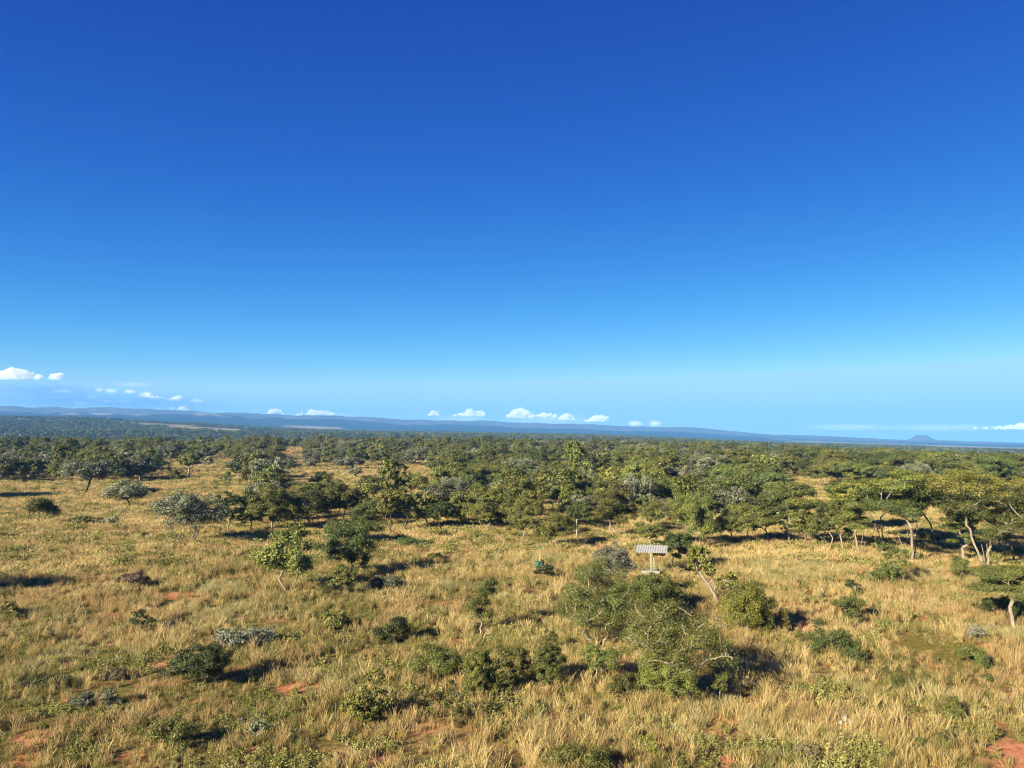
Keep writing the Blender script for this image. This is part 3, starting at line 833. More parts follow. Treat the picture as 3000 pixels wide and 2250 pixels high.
# ------------------------------------------------------------------ plants that can be told apart, laid out from the site plan
# style, base u, base v, left, right, top, crown bottom, label, options
PLAN = [
 ('full', 1755, 1892, 1622, 1858, 1649, 1832, 'rounded olive tree on short forked pale trunk, silver crown rising behind it', dict(leafm='fine', stems=2, trunk_r=.2, density=1.1, twig=1.6, seed=21)),
 ('grey', 1795, 1765, 1712, 1860, 1600, 1705, 'silver-leaved tree half hidden behind the rounded olive tree near the shelter', dict(leafm='silver', density=.9)),
 ('full', 1920, 1800, 1840, 1990, 1686, 1770, 'small olive tree standing directly in front of the roofed shelter', dict(leafm='bright')),
 ('full', 1990, 2047, 1800, 2145, 1768, 1945, 'broad spreading olive tree, widest of the near clump below the shelter', dict(leafm='bright', stems=2, trunk_r=.16, density=1.6, twig=1.5)),
 ('full', 1962, 2066, 1876, 2053, 1918, 2023, 'low leafy tree hiding the trunk of the broad spreading olive tree', dict(leafm='bright', bark='pale', density=.8, twig=1.6)),
 ('sap', 2100, 2066, 2094, 2146, 1968, 2023, 'thin sapling with small pale-green tuft beside the broad spreading olive tree', dict(leafm='bright', bark='pale')),
 ('fine', 1749, 1998, 1700, 1790, 1886, 1955, 'slender sapling-like tree with pale stem below the rounded olive tree', dict(leafm='bright', bark='pale')),
 ('sap', 1795, 2012, 1768, 1845, 1895, 1970, 'thin leaning sapling left of the broad spreading olive tree', dict(bark='grey')),
 ('shrub', 1820, 2035, 1766, 1880, 1972, 2030, 'low green shrub at the foot of the thin leaning saplings', dict()),
 ('full', 1594, 2016, 1555, 1660, 1890, 1998, 'small bushy tree at the right end of the near thicket of young trees', dict(leafm='bright', density=1.3)),
 ('fine', 1520, 2003, 1485, 1566, 1895, 1992, 'small bushy tree second from right in the near thicket', dict(leafm='bright', density=1.3)),
 ('shrub', 1610, 1910, 1580, 1640, 1850, 1905, 'wispy green shrub in tall grass left of the rounded olive tree', dict()),
 ('round', 2190, 1853, 2112, 2273, 1705, 1855, 'large dense round yellow-green bush right of the near trees', dict(density=1.5)),
 ('round', 2300, 1850, 2282, 2320, 1782, 1851, 'narrow upright bush beside the large round bush', dict(density=1.3)),
 ('sap', 110, 1540, 70, 165, 1457, 1515, 'lone small tree with thin trunk on open golden grass at far left', dict(leafm='fine', bark='grey')),
 ('grey', 331, 1511, 330, 451, 1404, 1474, 'silver-grey tree leaning right on bare crooked trunks', dict(bark='grey', stems=2, trunk_r=.2, density=.6)),
 ('grey', 546, 1594, 437, 664, 1438, 1560, 'large rounded silver-grey tree branching from the ground', dict(bark='grey', stems=5, trunk_r=.36, leaf=.2, density=.6, twig=1.6)),
 ('dark', 666, 1565, 627, 712, 1440, 1535, 'dark-leaved tree on thin grey trunk right of the large silver-grey tree', dict()),
 ('dark', 735, 1560, 700, 775, 1448, 1540, 'dark leafy tree at the left end of the thicket', dict()),
 ('grey', 241, 1448, 165, 322, 1346, 1412, 'spreading grey-green tree with black forked trunk on the left grassland', dict(bark='dark', stems=2, trunk_r=.42, density=.7)),
 ('dark', 345, 1415, 290, 366, 1335, 1400, 'dark tree touching the spreading grey-green tree', dict(bark='dark')),
 ('fine', 553, 1403, 517, 590, 1319, 1372, 'tree with tall whitish bare trunk and small crown', dict(bark='pale', trunk_r=.28)),
 ('grey', 412, 1408, 353, 444, 1331, 1392, 'rounded grey-green tree between the dark tree and the white-trunked one', dict()),
 ('dark', 730, 1414, 665, 800, 1329, 1400, 'wide dark-green tree standing alone above the thicket', dict(stems=2)),
 ('sap', 509, 1437, 500, 541, 1374, 1405, 'tiny crooked sapling on the golden clearing', dict()),
 ('sap', 658, 1424, 640, 676, 1380, 1412, 'tiny dark sapling left of the wide dark-green tree', dict()),
 ('dark', 39, 1414, -20, 72, 1339, 1400, 'dark tree at the left edge of the picture', dict(bark='dark', stems=2)),
 ('dark', 88, 1402, 58, 118, 1343, 1395, 'dark tree just right of the one at the left edge', dict(bark='dark')),
 ('shrub', 244, 1540, 210, 272, 1510, 1538, 'low green shrub below the leaning silver-grey tree', dict()),
 ('shrub', 417, 1573, 404, 432, 1556, 1572, 'tiny green shrub left of the large silver-grey tree', dict()),
 ('shrub', 325, 1540, 304, 348, 1512, 1540, 'pale silver shrub at the foot of the leaning tree', dict(leafm='silver')),
 ('dark', 880, 1552, 784, 967, 1438, 1518, 'dense dark tree with pale lower branches in the left thicket', dict(stems=3, trunk_r=.2)),
 ('fine', 795, 1560, 730, 862, 1422, 1535, 'olive tree beside the dense dark tree of the left thicket', dict()),
 ('broad', 845, 1734, 738, 932, 1540, 1690, 'yellow-green broad-leaved tree on twin white trunks', dict(stems=2, trunk_r=.14, leaf=.15)),
 ('dark', 1005, 1692, 930, 1112, 1522, 1668, 'dark-crowned tree touching the yellow-green broad-leaved tree', dict(stems=3, bark='dark', trunk_r=.16)),
 ('fine', 1010, 1746, 966, 1050, 1655, 1722, 'small tree on thin curved trunk in front of the dark-crowned tree', dict()),
 ('broad', 1147, 1564, 1094, 1188, 1438, 1510, 'yellow-green tree on straight dark trunk in the middle thicket', dict(bark='dark')),
 ('broad', 1182, 1556, 1160, 1240, 1443, 1510, 'yellow-green tree on thin slanting trunk in the middle thicket', dict(bark='dark')),
 ('dark', 1289, 1555, 1241, 1328, 1468, 1530, 'dark shady tree right of the two yellow-green trees', dict(bark='dark')),
 ('dark', 990, 1508, 956, 1045, 1425, 1490, 'dark tree deep in the middle thicket', dict(bark='dark')),
 ('fine', 1035, 1594, 958, 1112, 1520, 1580, 'low wide olive tree right of the dense dark tree', dict()),
 ('fine', 1418, 1552, 1374, 1482, 1430, 1528, 'olive tree on short trunk at the front of the middle thicket', dict(stems=2)),
 ('fine', 1350, 1548, 1306, 1402, 1438, 1522, 'olive tree left of the short-trunked one in the middle thicket', dict()),
 ('fine', 1205, 1457, 1150, 1254, 1386, 1440, 'flat olive tree at the back of the middle thicket', dict()),
 ('fine', 940, 1442, 905, 972, 1380, 1425, 'dark olive tree behind the left thicket', dict(leafm='dark')),
 ('fine', 1090, 1470, 1040, 1150, 1395, 1452, 'olive tree at the back between left and middle thicket', dict()),
 ('fine', 1636, 1607, 1556, 1686, 1500, 1582, 'olive tree with pale slanting trunk left of the white post', dict(stems=2, trunk_r=.11)),
 ('fine', 1818, 1578, 1724, 1860, 1414, 1542, 'tall olive tree on a clump of pale trunks right of the white post', dict(stems=4, trunk_r=.3)),
 ('fine', 1907, 1608, 1850, 1954, 1475, 1588, 'leafy olive tree behind the roof of the shelter', dict()),
 ('fine', 2035, 1608, 1950, 2110, 1445, 1575, 'tall olive tree with pale leaning limbs right of the shelter', dict(stems=3, trunk_r=.2)),
 ('fine', 2158, 1596, 2103, 2252, 1478, 1568, 'wide olive tree throwing deep shade right of the pale-limbed tree', dict(stems=2)),
 ('dark', 1985, 1674, 1932, 2034, 1560, 1640, 'dark shady tree just right of the shelter roof', dict(stems=2, density=1.2)),
 ('broad', 1880, 1472, 1813, 1956, 1360, 1440, 'yellow-green broad-leaved tree rising behind the tall olive trees', dict(bark='grey')),
 ('dark', 1570, 1412, 1503, 1628, 1323, 1395, 'rounded deep-green tree beside the pale clearing', dict(bark='dark')),
 ('broad', 1580, 1472, 1542, 1618, 1387, 1450, 'small yellow-green tree below the rounded deep-green tree', dict(bark='dark')),
 ('fine', 1530, 1582, 1490, 1600, 1462, 1562, 'olive tree between the middle thicket and the slanting-trunk tree', dict()),
 ('fine', 1730, 1500, 1670, 1790, 1400, 1480, 'olive tree behind the white post', dict()),
 ('flat', 2674, 1650, 2546, 2755, 1376, 1525, 'tall umbrella tree with three straight pale trunks and yellow-tipped crown', dict(stems=3, young=.55, trunk_r=.28, density=1.3)),
 ('flat', 2890, 1664, 2750, 3012, 1374, 1562, 'largest umbrella tree, pale trunks splaying under a yellow-tipped crown', dict(stems=5, young=.6, trunk_r=.33, density=1.3)),
 ('flat', 2752, 1606, 2660, 2840, 1388, 1490, 'umbrella tree standing behind and between the two tall ones', dict(stems=3, young=.4)),
 ('flat', 2935, 1625, 2870, 3010, 1400, 1500, 'umbrella tree behind the largest one', dict(stems=2, young=.3, bark='grey')),
 ('flat', 2590, 1600, 2520, 2660, 1400, 1500, 'umbrella tree half hidden left of the tall one', dict(stems=3, young=.3)),
 ('flat', 2826, 1647, 2768, 2866, 1498, 1590, 'lower umbrella tree between the two tall ones', dict(stems=1, trunk_r=.2)),
 ('flat', 2976, 1658, 2900, 3070, 1465, 1590, 'umbrella tree cut by the right edge of the picture', dict(stems=2, bark='dark', young=.3)),
 ('flat', 2523, 1632, 2438, 2574, 1414, 1545, 'umbrella tree on a bundle of thin pale trunks left of the tall one', dict(stems=4, young=.35, trunk_r=.2)),
 ('fine', 2470, 1612, 2424, 2496, 1468, 1575, 'narrow olive tree left of the umbrella trees', dict(bark='pale')),
 ('fine', 2379, 1590, 2333, 2422, 1465, 1560, 'olive tree on thin grey stems in the right thicket', dict(stems=3)),
 ('fine', 2313, 1594, 2280, 2340, 1468, 1562, 'slim olive tree on single white stem in the right thicket', dict(leafm='dark')),
 ('fine', 2346, 1602, 2296, 2402, 1460, 1568, 'olive tree with forked pale stem in the right thicket', dict(stems=2)),
 ('fine', 2428, 1606, 2384, 2474, 1470, 1572, 'dark-shaded olive tree near the right end of the right thicket', dict(leafm='dark', stems=2)),
 ('flat', 2500, 1560, 2440, 2580, 1405, 1500, 'umbrella tree behind the bundle of thin pale trunks', dict(stems=2)),
 ('fine', 2250, 1585, 2205, 2290, 1455, 1560, 'dark olive tree at the left end of the right thicket', dict(leafm='dark')),
 ('fine', 2612, 1708, 2570, 2657, 1594, 1700, 'small bright-green tree in front of the tall umbrella tree', dict(leafm='flat', density=.8)),
 ('shrub', 2735, 1588, 2698, 2778, 1560, 1586, 'green shrub in the shade right of the tall umbrella tree', dict(leafm='dark')),
 ('flat', 2972, 1837, 2860, 3045, 1660, 1748, 'small umbrella tree on pale trunk at the right edge', dict(stems=1, trunk_r=.15)),
 ('shrub', 2955, 1812, 2892, 3015, 1745, 1806, 'dark shrub behind the small umbrella tree at the right edge', dict(leafm='dark', density=1.3)),
 ('sap', 2817, 1696, 2782, 2842, 1630, 1680, 'thin grey sapling on the grass below the umbrella trees', dict()),
 ('shrub', 2494, 1744, 2470, 2527, 1697, 1742, 'small dark round shrub on the right grassland', dict(leafm='dark', density=1.3)),
 ('shrub', 2475, 1822, 2428, 2536, 1738, 1818, 'feathery green shrub below the small dark round one', dict(leafm='bright', density=.8)),
 ('shrub', 2418, 1910, 2343, 2496, 1815, 1902, 'spreading dark green shrub on two pale stems', dict(leafm='flat', density=.8, stems=2)),
 ('shrub', 2506, 1940, 2468, 2540, 1880, 1938, 'small dark shrub right of the spreading one with two stems', dict(leafm='dark')),
 ('shrub', 2570, 1802, 2538, 2602, 1776, 1800, 'low dark shrub by the reddish bare ground', dict(leafm='dark')),
 ('shrub', 2560, 1712, 2538, 2584, 1672, 1710, 'wispy green shrub left of the small bright-green tree', dict(leafm='flat', density=.8)),
 ('shrub', 2850, 1952, 2806, 2900, 1896, 1948, 'low flat-branched green shrub on the green patch', dict(leafm='flat', density=.8)),
 ('shrub', 2898, 1994, 2872, 2922, 1974, 1992, 'tiny flat shrub below the flat-branched one', dict(leafm='dark')),
 ('shrub', 2638, 2022, 2608, 2664, 1983, 2018, 'small lone shrub with a sharp dark shadow', dict(leafm='dark')),
 ('shrub', 2788, 2112, 2752, 2836, 2041, 2108, 'bright spiky shrub near the lower right corner', dict(leafm='fine', density=1.2)),
 ('shrub', 2858, 1876, 2824, 2897, 1830, 1872, 'pale yellow leafy shrub on the right grassland', dict(leafm='silver', density=.7)),
 ('shrub', 2690, 2197, 2658, 2722, 2158, 2192, 'low spiny shrub left of two near the bottom right', dict(leafm='dark')),
 ('shrub', 2772, 2190, 2743, 2802, 2138, 2188, 'low spiny shrub right of two near the bottom right', dict(leafm='dark')),
 ('shrub', 2314, 2217, 2288, 2342, 2173, 2212, 'yellow-green leafy herb in the grass at bottom right', dict(leafm='broad', leaf=.08)),
 ('shrub', 1152, 1878, 1097, 1206, 1808, 1874, 'dense dark-green shrub alone in the middle of the grass', dict(leafm='dark', density=1.5)),
 ('sap', 1405, 1855, 1379, 1465, 1694, 1812, 'tall slender tree with leaves in two tiers on thin white stem', dict(leafm='flat', bark='pale', density=2.0, trunk_r=.07)),
 ('shrub', 1290, 1995, 1210, 1363, 1892, 1985, 'broad wispy shrub at the left of the near thicket', dict(leafm='bright', density=1.3)),
 ('fine', 1486, 2032, 1430, 1522, 1905, 2012, 'dark small tree on white stem in the near thicket', dict(leafm='bright')),
 ('full', 1412, 2042, 1350, 1458, 1905, 2035, 'leafy small tree in the middle of the near thicket', dict(leafm='bright', density=1.3)),
 ('shrub', 1330, 2127, 1297, 1366, 1992, 2115, 'tall shrub in front of the near thicket, dark shadow beside it', dict(leafm='bright', density=1.3)),
 ('broad', 1079, 2114, 1003, 1144, 1962, 2108, 'yellow-green broad-leaved bush left of the near thicket', dict(leaf=.09, bark='grey')),
 ('shrub', 980, 1835, 924, 1034, 1786, 1831, 'pale yellow-green leafy shrub left of the dense dark-green one', dict(leafm='broad', leaf=.15, density=.7)),
 ('shrub', 1908, 2232, 1870, 1945, 2152, 2227, 'bright leafy plant at the bottom below the broad olive tree', dict(leafm='broad', leaf=.08)),
 ('dark', 565, 2012, 506, 674, 1892, 1980, 'dark spreading small tree on two thin stems, lower left', dict(stems=2, trunk_r=.05)),
 ('shrub', 417, 1855, 378, 456, 1788, 1851, 'small green shrub above the dark spreading one, left grassland', dict(leafm='dark')),
 ('shrub', 705, 1893, 640, 802, 1835, 1890, 'wide silver-grey feathery shrub in the left grass', dict(leafm='silver', density=.5, leaf=.14)),
 ('shrub', 648, 1872, 626, 671, 1840, 1870, 'small silver-grey tuft left of the wide feathery one', dict(leafm='silver')),
 ('shrub', 480, 2196, 392, 570, 2096, 2192, 'pale leafy thicket of knee-high shoots at lower left', dict(leafm='broad', leaf=.075, density=.8)),
 ('shrub', 394, 1722, 350, 438, 1676, 1718, 'dull brown-grey twiggy shrub on the left grass', dict(leafm='brown')),
 ('shrub', 317, 2070, 284, 352, 2012, 2066, 'grey-green low shrub at lower left', dict(leafm='grey')),
 ('shrub', 240, 2070, 194, 284, 2029, 2066, 'low spreading grey-green shrub left of its neighbour', dict(leafm='grey')),
 ('shrub', 28, 1808, -5, 62, 1762, 1804, 'pale leafy shrub at the left edge', dict(leafm='broad', leaf=.14, density=.7)),
 ('shrub', 132, 1884, 108, 160, 1833, 1880, 'thin yellowish leafy shrub in left grass', dict(leafm='broad', leaf=.09, density=.5)),
 ('shrub', 1680, 2262, 1570, 1790, 2186, 2256, 'mass of bright leafy shoots at the bottom edge', dict(leafm='broad', leaf=.075, density=.9)),
 ('shrub', 130, 2010, 60, 200, 1985, 2008, 'low dark-green mat of shoots at left', dict(leafm='dark')),
 ('shrub', 760, 2150, 715, 800, 2110, 2148, 'grey leafy herb right of the grey stone', dict(leafm='grey', leaf=.10, density=.7)),
 ('shrub', 330, 1990, 300, 372, 1955, 1986, 'dark brown dead tussock on left', dict(leafm='brown')),
 ('shrub', 2368, 2225, 2335, 2410, 2178, 2220, 'dull purple-brown tussock at bottom right', dict(leafm='brown')),
 ('grey', 852, 1390, 822, 884, 1342, 1378, 'thin silver tree on the clearing left of the dark bushy one', dict(density=.5, bark='pale', stems=3)),
 ('shrub', 905, 1368, 885, 930, 1342, 1366, 'small greyish bush at the back of the left clearing', dict(leafm='grey')),
 ('grey', 1022, 1374, 982, 1068, 1338, 1366, 'wide low silver tree behind the clearing over the left thicket', dict(stems=3)),
 ('grey', 1040, 1402, 1018, 1060, 1366, 1394, 'small silver tree at the edge of the left thicket', dict(stems=2)),
 ('sap', 1120, 1398, 1103, 1138, 1368, 1390, 'small grey sapling on the clearing behind the middle thicket', dict(leafm='grey')),
 ('shrub', 1272, 1378, 1243, 1302, 1348, 1376, 'dark bush in the pale clearing behind the middle thicket', dict(leafm='dark')),
 ('grey', 1348, 1390, 1306, 1392, 1352, 1380, 'grey-leaved bushy tree right in the pale clearing', dict(stems=3)),
 ('sap', 604, 1372, 588, 626, 1338, 1362, 'small grey tree right of the white-trunked tree', dict(leafm='grey', stems=2)),
 ('grey', 497, 1360, 476, 534, 1303, 1350, 'upright silver tree behind the white-trunked tree', dict(stems=2)),
 ('dark', 452, 1385, 420, 490, 1325, 1375, 'dark tree left of the white-trunked tree', dict()),
 ('shrub', 1590, 1694, 1558, 1622, 1644, 1690, 'dark leafy shrub growing around the foot of the green drum', dict(leafm='dark')),
 ('shrub', 1275, 1640, 1250, 1300, 1618, 1638, 'small green bush on the grass in front of the middle thicket', dict(leafm='fine')),
 ('shrub', 1190, 1600, 1150, 1250, 1575, 1598, 'low dark brush in the shade under the two yellow-green trees', dict(leafm='dark')),
 ('shrub', 1130, 1725, 1080, 1190, 1688, 1722, 'grey twiggy brush in the shadow right of the dark-crowned tree', dict(leafm='grey')),
 ('shrub', 960, 1740, 930, 990, 1700, 1738, 'low dark bush between the twin white trunks and the curved-trunk tree', dict(leafm='dark')),
 # two trees beyond the left edge: the photo shows their shadows on the grass
 ('fine', -330, 1760, -470, -190, 1540, 1715, 'olive tree beyond the left edge that shades the grass there', dict()),
 ('dark', -170, 1462, -300, -60, 1340, 1440, 'dark tree beyond the left edge of the golden grass', dict()),
]
for (st, u, yb, ul, ur, yt, ycb, lab, op) in PLAN:
    plant(st, u, yb, ul, ur, yt, ycb, lab, **op)

# leaning tree right of the shelter: bare pale trunk, one tuft high to the left, one mid-right
x, y, z, t = at(2104, 1768)
mpp = t / FPX
def P2(u, v, dy=0): return ((u - 2104) * mpp, dy, (1768 - v) * mpp)
nodes = [P2(2104, 1776), P2(2094, 1742), P2(2078, 1715), P2(2062, 1694), P2(2048, 1672, .1), P2(2040, 1650, .2), P2(2052, 1628, .1), P2(2030, 1640, -.2),
         P2(2096, 1722, .1), P2(2108, 1708, .2), P2(2126, 1702, .1), P2(2140, 1698, 0), P2(2075, 1640, .2), P2(2060, 1610, -.1), P2(2088, 1700, 0), P2(2084, 1672, -.1)]
par = [-1, 0, 1, 2, 3, 4, 5, 5, 1, 8, 9, 10, 4, 6, 2, 14]
rad = [.13, .11, .10, .085, .07, .05, .035, .03, .05, .04, .03, .02, .035, .02, .045, .025]
TV, TF = tubes(nodes, par, rad, 7)
parts = []
for (uc, vc, wpx, hpx, sd) in ((2052, 1650, 92, 92, 3), (2040, 1618, 60, 40, 9), (2132, 1702, 72, 56, 5), (2084, 1668, 50, 40, 8)):
    (_, _), (V, F, ti, yg) = make_tree('broad', hpx * mpp, wpx * mpp, .05, sd, leaf=.17, density=1.0)
    parts.append((V + np.array(P2(uc, vc + hpx / 2)), F, ti, yg))
V = np.concatenate([p[0] for p in parts]); n0 = 0; FF = []
for p in parts: FF.append(p[1] + n0); n0 += len(p[0])
lt = empty('leaning_tree', (x, y, z), 'leaning tree with long bare pale trunk and tufted crown right of the shelter', 'tree')
link('trunk', mesh_np('leaning_tree_trunk', TV, TF, smooth=True), BM['pale'], lt)
link('crown', mesh_np('leaning_tree_crown', V, np.concatenate(FF), attrs={'tint': ('FACE', np.concatenate([p[2] for p in parts])), 'young': ('FACE', np.concatenate([p[3] for p in parts]))}), LM['broad'], lt)

# ------------------------------------------------------------------ repeated trees of the bush further back
KINDS = []
for k, (st, lm, H, W, cb, bark, stems, young) in enumerate((
        ('fine', 'fine', 6.2, 6.8, .28, 'grey', 2, 0), ('fine', 'fine', 5.6, 5.6, .22, 'grey', 1, 0), ('dark', 'dark', 6.4, 7.2, .24, 'dark', 2, 0),
        ('grey', 'grey', 5.4, 6.4, .22, 'grey', 3, 0), ('broad', 'broad', 5.8, 6.0, .25, 'dark', 1, 0), ('flat', 'flat', 6.8, 9.0, .42, 'pale', 3, .12),
        ('dark', 'fine', 5.0, 6.6, .16, 'dark', 3, 0), ('flat', 'dark', 6.4, 8.4, .40, 'grey', 2, 0), ('flat', 'flat', 6.0, 8.0, .36, 'grey', 2, .05), ('grey', 'grey', 5.6, 4.6, .30, 'pale', 3, 0), ('broad', 'fine', 7.2, 5.6, .30, 'grey', 2, 0))):
    tm, cm = tree_meshes('bush_tree', style=st, H=H, W=W, cb=cb, seed=300 + k, stems=stems, leaf=.29, density=(.3 if k == 9 else 1.15), k=5, young=young, maxleaf=13000, twig=(3 if k == 9 else 1.3))
    KINDS.append((tm, cm, BM[bark], LM[lm], H, W, st, lm))
    tm.materials.append(BM[bark]); cm.materials.append(LM[lm])

CLEAR = [(437, 680, 1352, 1440), (0, 160, 1400, 1462), (760, 1330, 1366, 1418), (815, 892, 1312, 1352), (1612, 1694, 1362, 1436), (1730, 1768, 1343, 1372),
         (1964, 2080, 1386, 1442), (2250, 2400, 1404, 1478), (2548, 2790, 1500, 1570), (245, 295, 1312, 1328), (125, 160, 1304, 1326), (920, 1010, 1330, 1345), (1110, 1140, 1360, 1400),
         (2000, 2030, 1326, 1345), (1440, 1470, 1330, 1350), (2270, 2330, 1338, 1346)]
rg = np.random.default_rng(23)
cand = []
HB = R(40)
nc = 16000
th = rg.uniform(-HB, HB, nc); r = np.concatenate([np.sqrt(rg.uniform(82 ** 2, 190 ** 2, 3000)), np.sqrt(rg.uniform(150 ** 2, 640 ** 2, nc - 3000))])
xs = r * np.sin(th); ys = r * np.cos(th); zs = gz(xs, ys)
cell = {}
taken = []
for i in np.argsort(r):
    x, y, z, rr_ = xs[i], ys[i], zs[i], r[i]
    u, v, zc = proj(x, y, z)
    hp = 6.0 * FPX / zc
    wp = 6.4 * FPX / zc
    thick = 735 < u < 2340 and v > 1405
    if v > 1555: continue
    if not thick and rr_ < 165: continue
    if u < 735 and v > 1412: continue
    if u > 2340 and v > 1500: continue
    bad = False
    for (a, b, c, d) in CLEAR:
        ox = max(0, min(u + wp * .5, b) - max(u - wp * .5, a)); oy = max(0, min(v, d) - max(v - hp, c))
        if ox * oy > .42 * wp * hp or (a < u < b and c < v < d and (d - v) > .3 * (d - c)): bad = True; break
    if bad: continue
    sp = 4.8 if rr_ < 250 else 6.0
    if rr_ > 190 and fbm(x / 28, y / 40, 131, 2) < .33: continue
    gx, gy = int(x // 6), int(y // 6)
    if any((x - X) ** 2 + (y - Y) ** 2 < sp * sp for dx in (-1, 0, 1) for dy in (-1, 0, 1) for (X, Y) in cell.get((gx + dx, gy + dy), ())): continue
    if any((x - X) ** 2 + (y - Y) ** 2 < (1.6 + Wd * .36) ** 2 for (X, Y, Wd) in BASES): continue
    cell.setdefault((gx, gy), []).append((x, y))
    # which kind grows here
    q = fbm(x / 60, y / 60, 71, 2); k = rg.random()
    rt = sstep(1900, 2500, u)
    if k < .10 + .16 * (1 - rt) * (q > .5): kd = 3
    elif k < .30: kd = 2
    elif k < .40: kd = 4
    elif k < .42 + .40 * rt: kd = int(rg.choice([5, 7, 8]))
    elif k < .46 + .4 * rt: kd = 9
    else: kd = int(rg.choice([0, 1, 6, 8, 10]))
    taken.append((x, y, z, rr_, u, v, kd))
print('bush trees', len(taken))
NIND = 205
NAMES = {'fine': 'bushveld_tree', 'dark': 'dark_tree', 'grey': 'silver_tree', 'broad': 'broadleaf_tree', 'flat': 'umbrella_tree'}
LOOK = {'fine': 'olive-green rounded', 'dark': 'dark-green dense', 'grey': 'silver-grey', 'broad': 'yellow-green broad-leaved', 'flat': 'flat-topped olive-green'}


def zone(u, v, rr_):
    if v > 1425:
        if u < 1130: return 'in the left thicket behind the twin white-trunked tree', 'trees of the left thicket'
        if u < 1560: return 'in the middle thicket left of the white post', 'trees of the middle thicket'
        if u < 1960: return 'in the thicket behind the white post and shelter', 'trees of the thicket behind the shelter'
        return 'in the thicket between the shelter and the umbrella trees', 'trees of the right thicket'
    if u < 460: return 'in the bush beyond the golden grass at far left', 'bush trees at far left'
    if u < 900: return 'in the bush beyond the left clearing', 'bush trees beyond the left clearing'
    if u < 1560: return 'in the bush beyond the pale clearing behind the middle thicket', 'bush trees beyond the middle thicket'
    if u < 2250: return 'in the bush beyond the thicket above the shelter', 'bush trees above the shelter'
    return 'in the closed bush behind the umbrella trees', 'bush trees behind the umbrella trees'


first = {}
for (x, y, z, rr_, u, v, kd) in taken[:NIND]:
    tm, cm, b_, l_, H, W, st, lm = KINDS[kd]
    s = rg.uniform(.62, 1.18); sz = s * rg.uniform(.82, 1.15)
    if rr_ < 130: s *= .8; sz *= .8
    where, grp = zone(u, v, rr_)
    if kd not in first:
        o = empty(NAMES[st], (0, 0, 0), 'tree', 'tree')
        t_ = link('trunk', tm, None, o); c_ = link('crown', cm, None, o)
        first[kd] = (o, t_, c_)
    else:
        o0, t0, c0 = first[kd]
        o = o0.copy(); COL.objects.link(o)
        t_ = t0.copy(); c_ = c0.copy()
        for ch in (t_, c_):
            COL.objects.link(ch); ch.parent = o
    o.location = (x, y, z - .05); o.scale = (s, s * rg.uniform(.9, 1.1), sz); o.rotation_euler = (0, 0, rg.uniform(0, 6.283))
    o['label'] = LOOK[st] + ' tree ' + where; o['category'] = 'tree'; o['group'] = LOOK[st] + ' ' + grp

# everything behind those: one wood
rest = taken[NIND:]
wood_protos = []
for (tm, cm, b_, l_, H, W, st, lm) in KINDS:
    me = bpy.data.meshes.new('wood_tree')
    nv = len(tm.vertices); V = np.zeros((nv + len(cm.vertices), 3), np.float32)
    a = np.zeros(nv * 3, np.float32); tm.vertices.foreach_get('co', a); V[:nv] = a.reshape(-1, 3)
    a = np.zeros(len(cm.vertices) * 3, np.float32); cm.vertices.foreach_get('co', a); V[nv:] = a.reshape(-1, 3)
    fa = np.zeros(len(tm.loops), np.int32); tm.loops.foreach_get('vertex_index', fa)
    fb = np.zeros(len(cm.loops), np.int32); cm.loops.foreach_get('vertex_index', fb)
    F = np.concatenate([fa.reshape(-1, 4), fb.reshape(-1, 4) + nv])
    n1, n2 = len(fa) // 4, len(fb) // 4
    at_ = {}
    for an in ('tint', 'young'):
        q = np.zeros(n2, np.float32); cm.attributes[an].data.foreach_get('value', q)
        at_[an] = ('FACE', np.concatenate([np.zeros(n1, np.float32), q]))
    me = mesh_np('wood_tree', V, F, mat_idx=np.concatenate([np.zeros(n1), np.ones(n2)]), attrs=at_)
    me.materials.append(b_); me.materials.append(l_)
    wood_protos.append(me)
T = np.array(rest)
wo = scatter('bush_woodland', T[:, :3] - [0, 0, .05], T[:, 6].astype(int), rg.uniform(0, 6.283, len(T)), rg.uniform(.62, 1.16, len(T)), wood_protos)
tag(wo, 'olive and dark green bush woodland filling the plateau to its edge', kind='stuff')

# forest on the far slopes
lowp = []
for k, (lm, st) in enumerate((('dark', 'dark'), ('fine', 'dark'), ('dark', 'flat'))):
    (_, _), (V, F, ti, yg) = make_tree(st, 7.0, 10.0, .1, 400 + k, leaf=1.6, density=1.1, k=3, maxleaf=260)
    me = mesh_np('far_tree', V, F, attrs={'tint': ('FACE', ti), 'young': ('FACE', yg)}); me.materials.append(LM[lm]); lowp.append(me)
n = 60000
th = rg.uniform(-R(40), R(40), n); r = np.exp(rg.uniform(math.log(900), math.log(3600), n))
x = r * np.sin(th); y = r * np.cos(th)
u = 1500 + FPX * np.tan(th)
f = np.zeros(n); nfp = fbm(u / 55, r / 110, 61, 3)
for (u0, u1, r0, r1, th_) in FIELDS:
    f = np.maximum(f, ((u > u0) & (u < u1) & (r > r0 - 40) & (r < r1 + 20) & (nfp > th_ - .02)))
keep = (f < .5) & (rg.random(n) < sstep(.30, .55, fbm(x / 170, y / 170, 83, 4)) * .85 + .15)
x, y = x[keep], y[keep]
fo = scatter('far_forest', np.stack([x, y, gz(x, y) - .3], 1), rg.integers(0, 3, len(x)), rg.uniform(0, 6.283, len(x)), rg.uniform(.6, 1.3, len(x)), lowp)
tag(fo, 'dark blue-green forest on the distant slopes', kind='stuff')

# ------------------------------------------------------------------ shelter with trough
def flat_mat(name, c0, c1, sc, rough=.6, spec=.3, metal=0):
    m, nt = newmat(name); tc = nd(nt, 'ShaderNodeTexCoord')
    finish(nt, ramp(nt, [(.3, c0), (.7, c1)], noise(nt, tc.outputs['Object'], sc, 5, .65)), rough, spec, 0, metal)
    return m

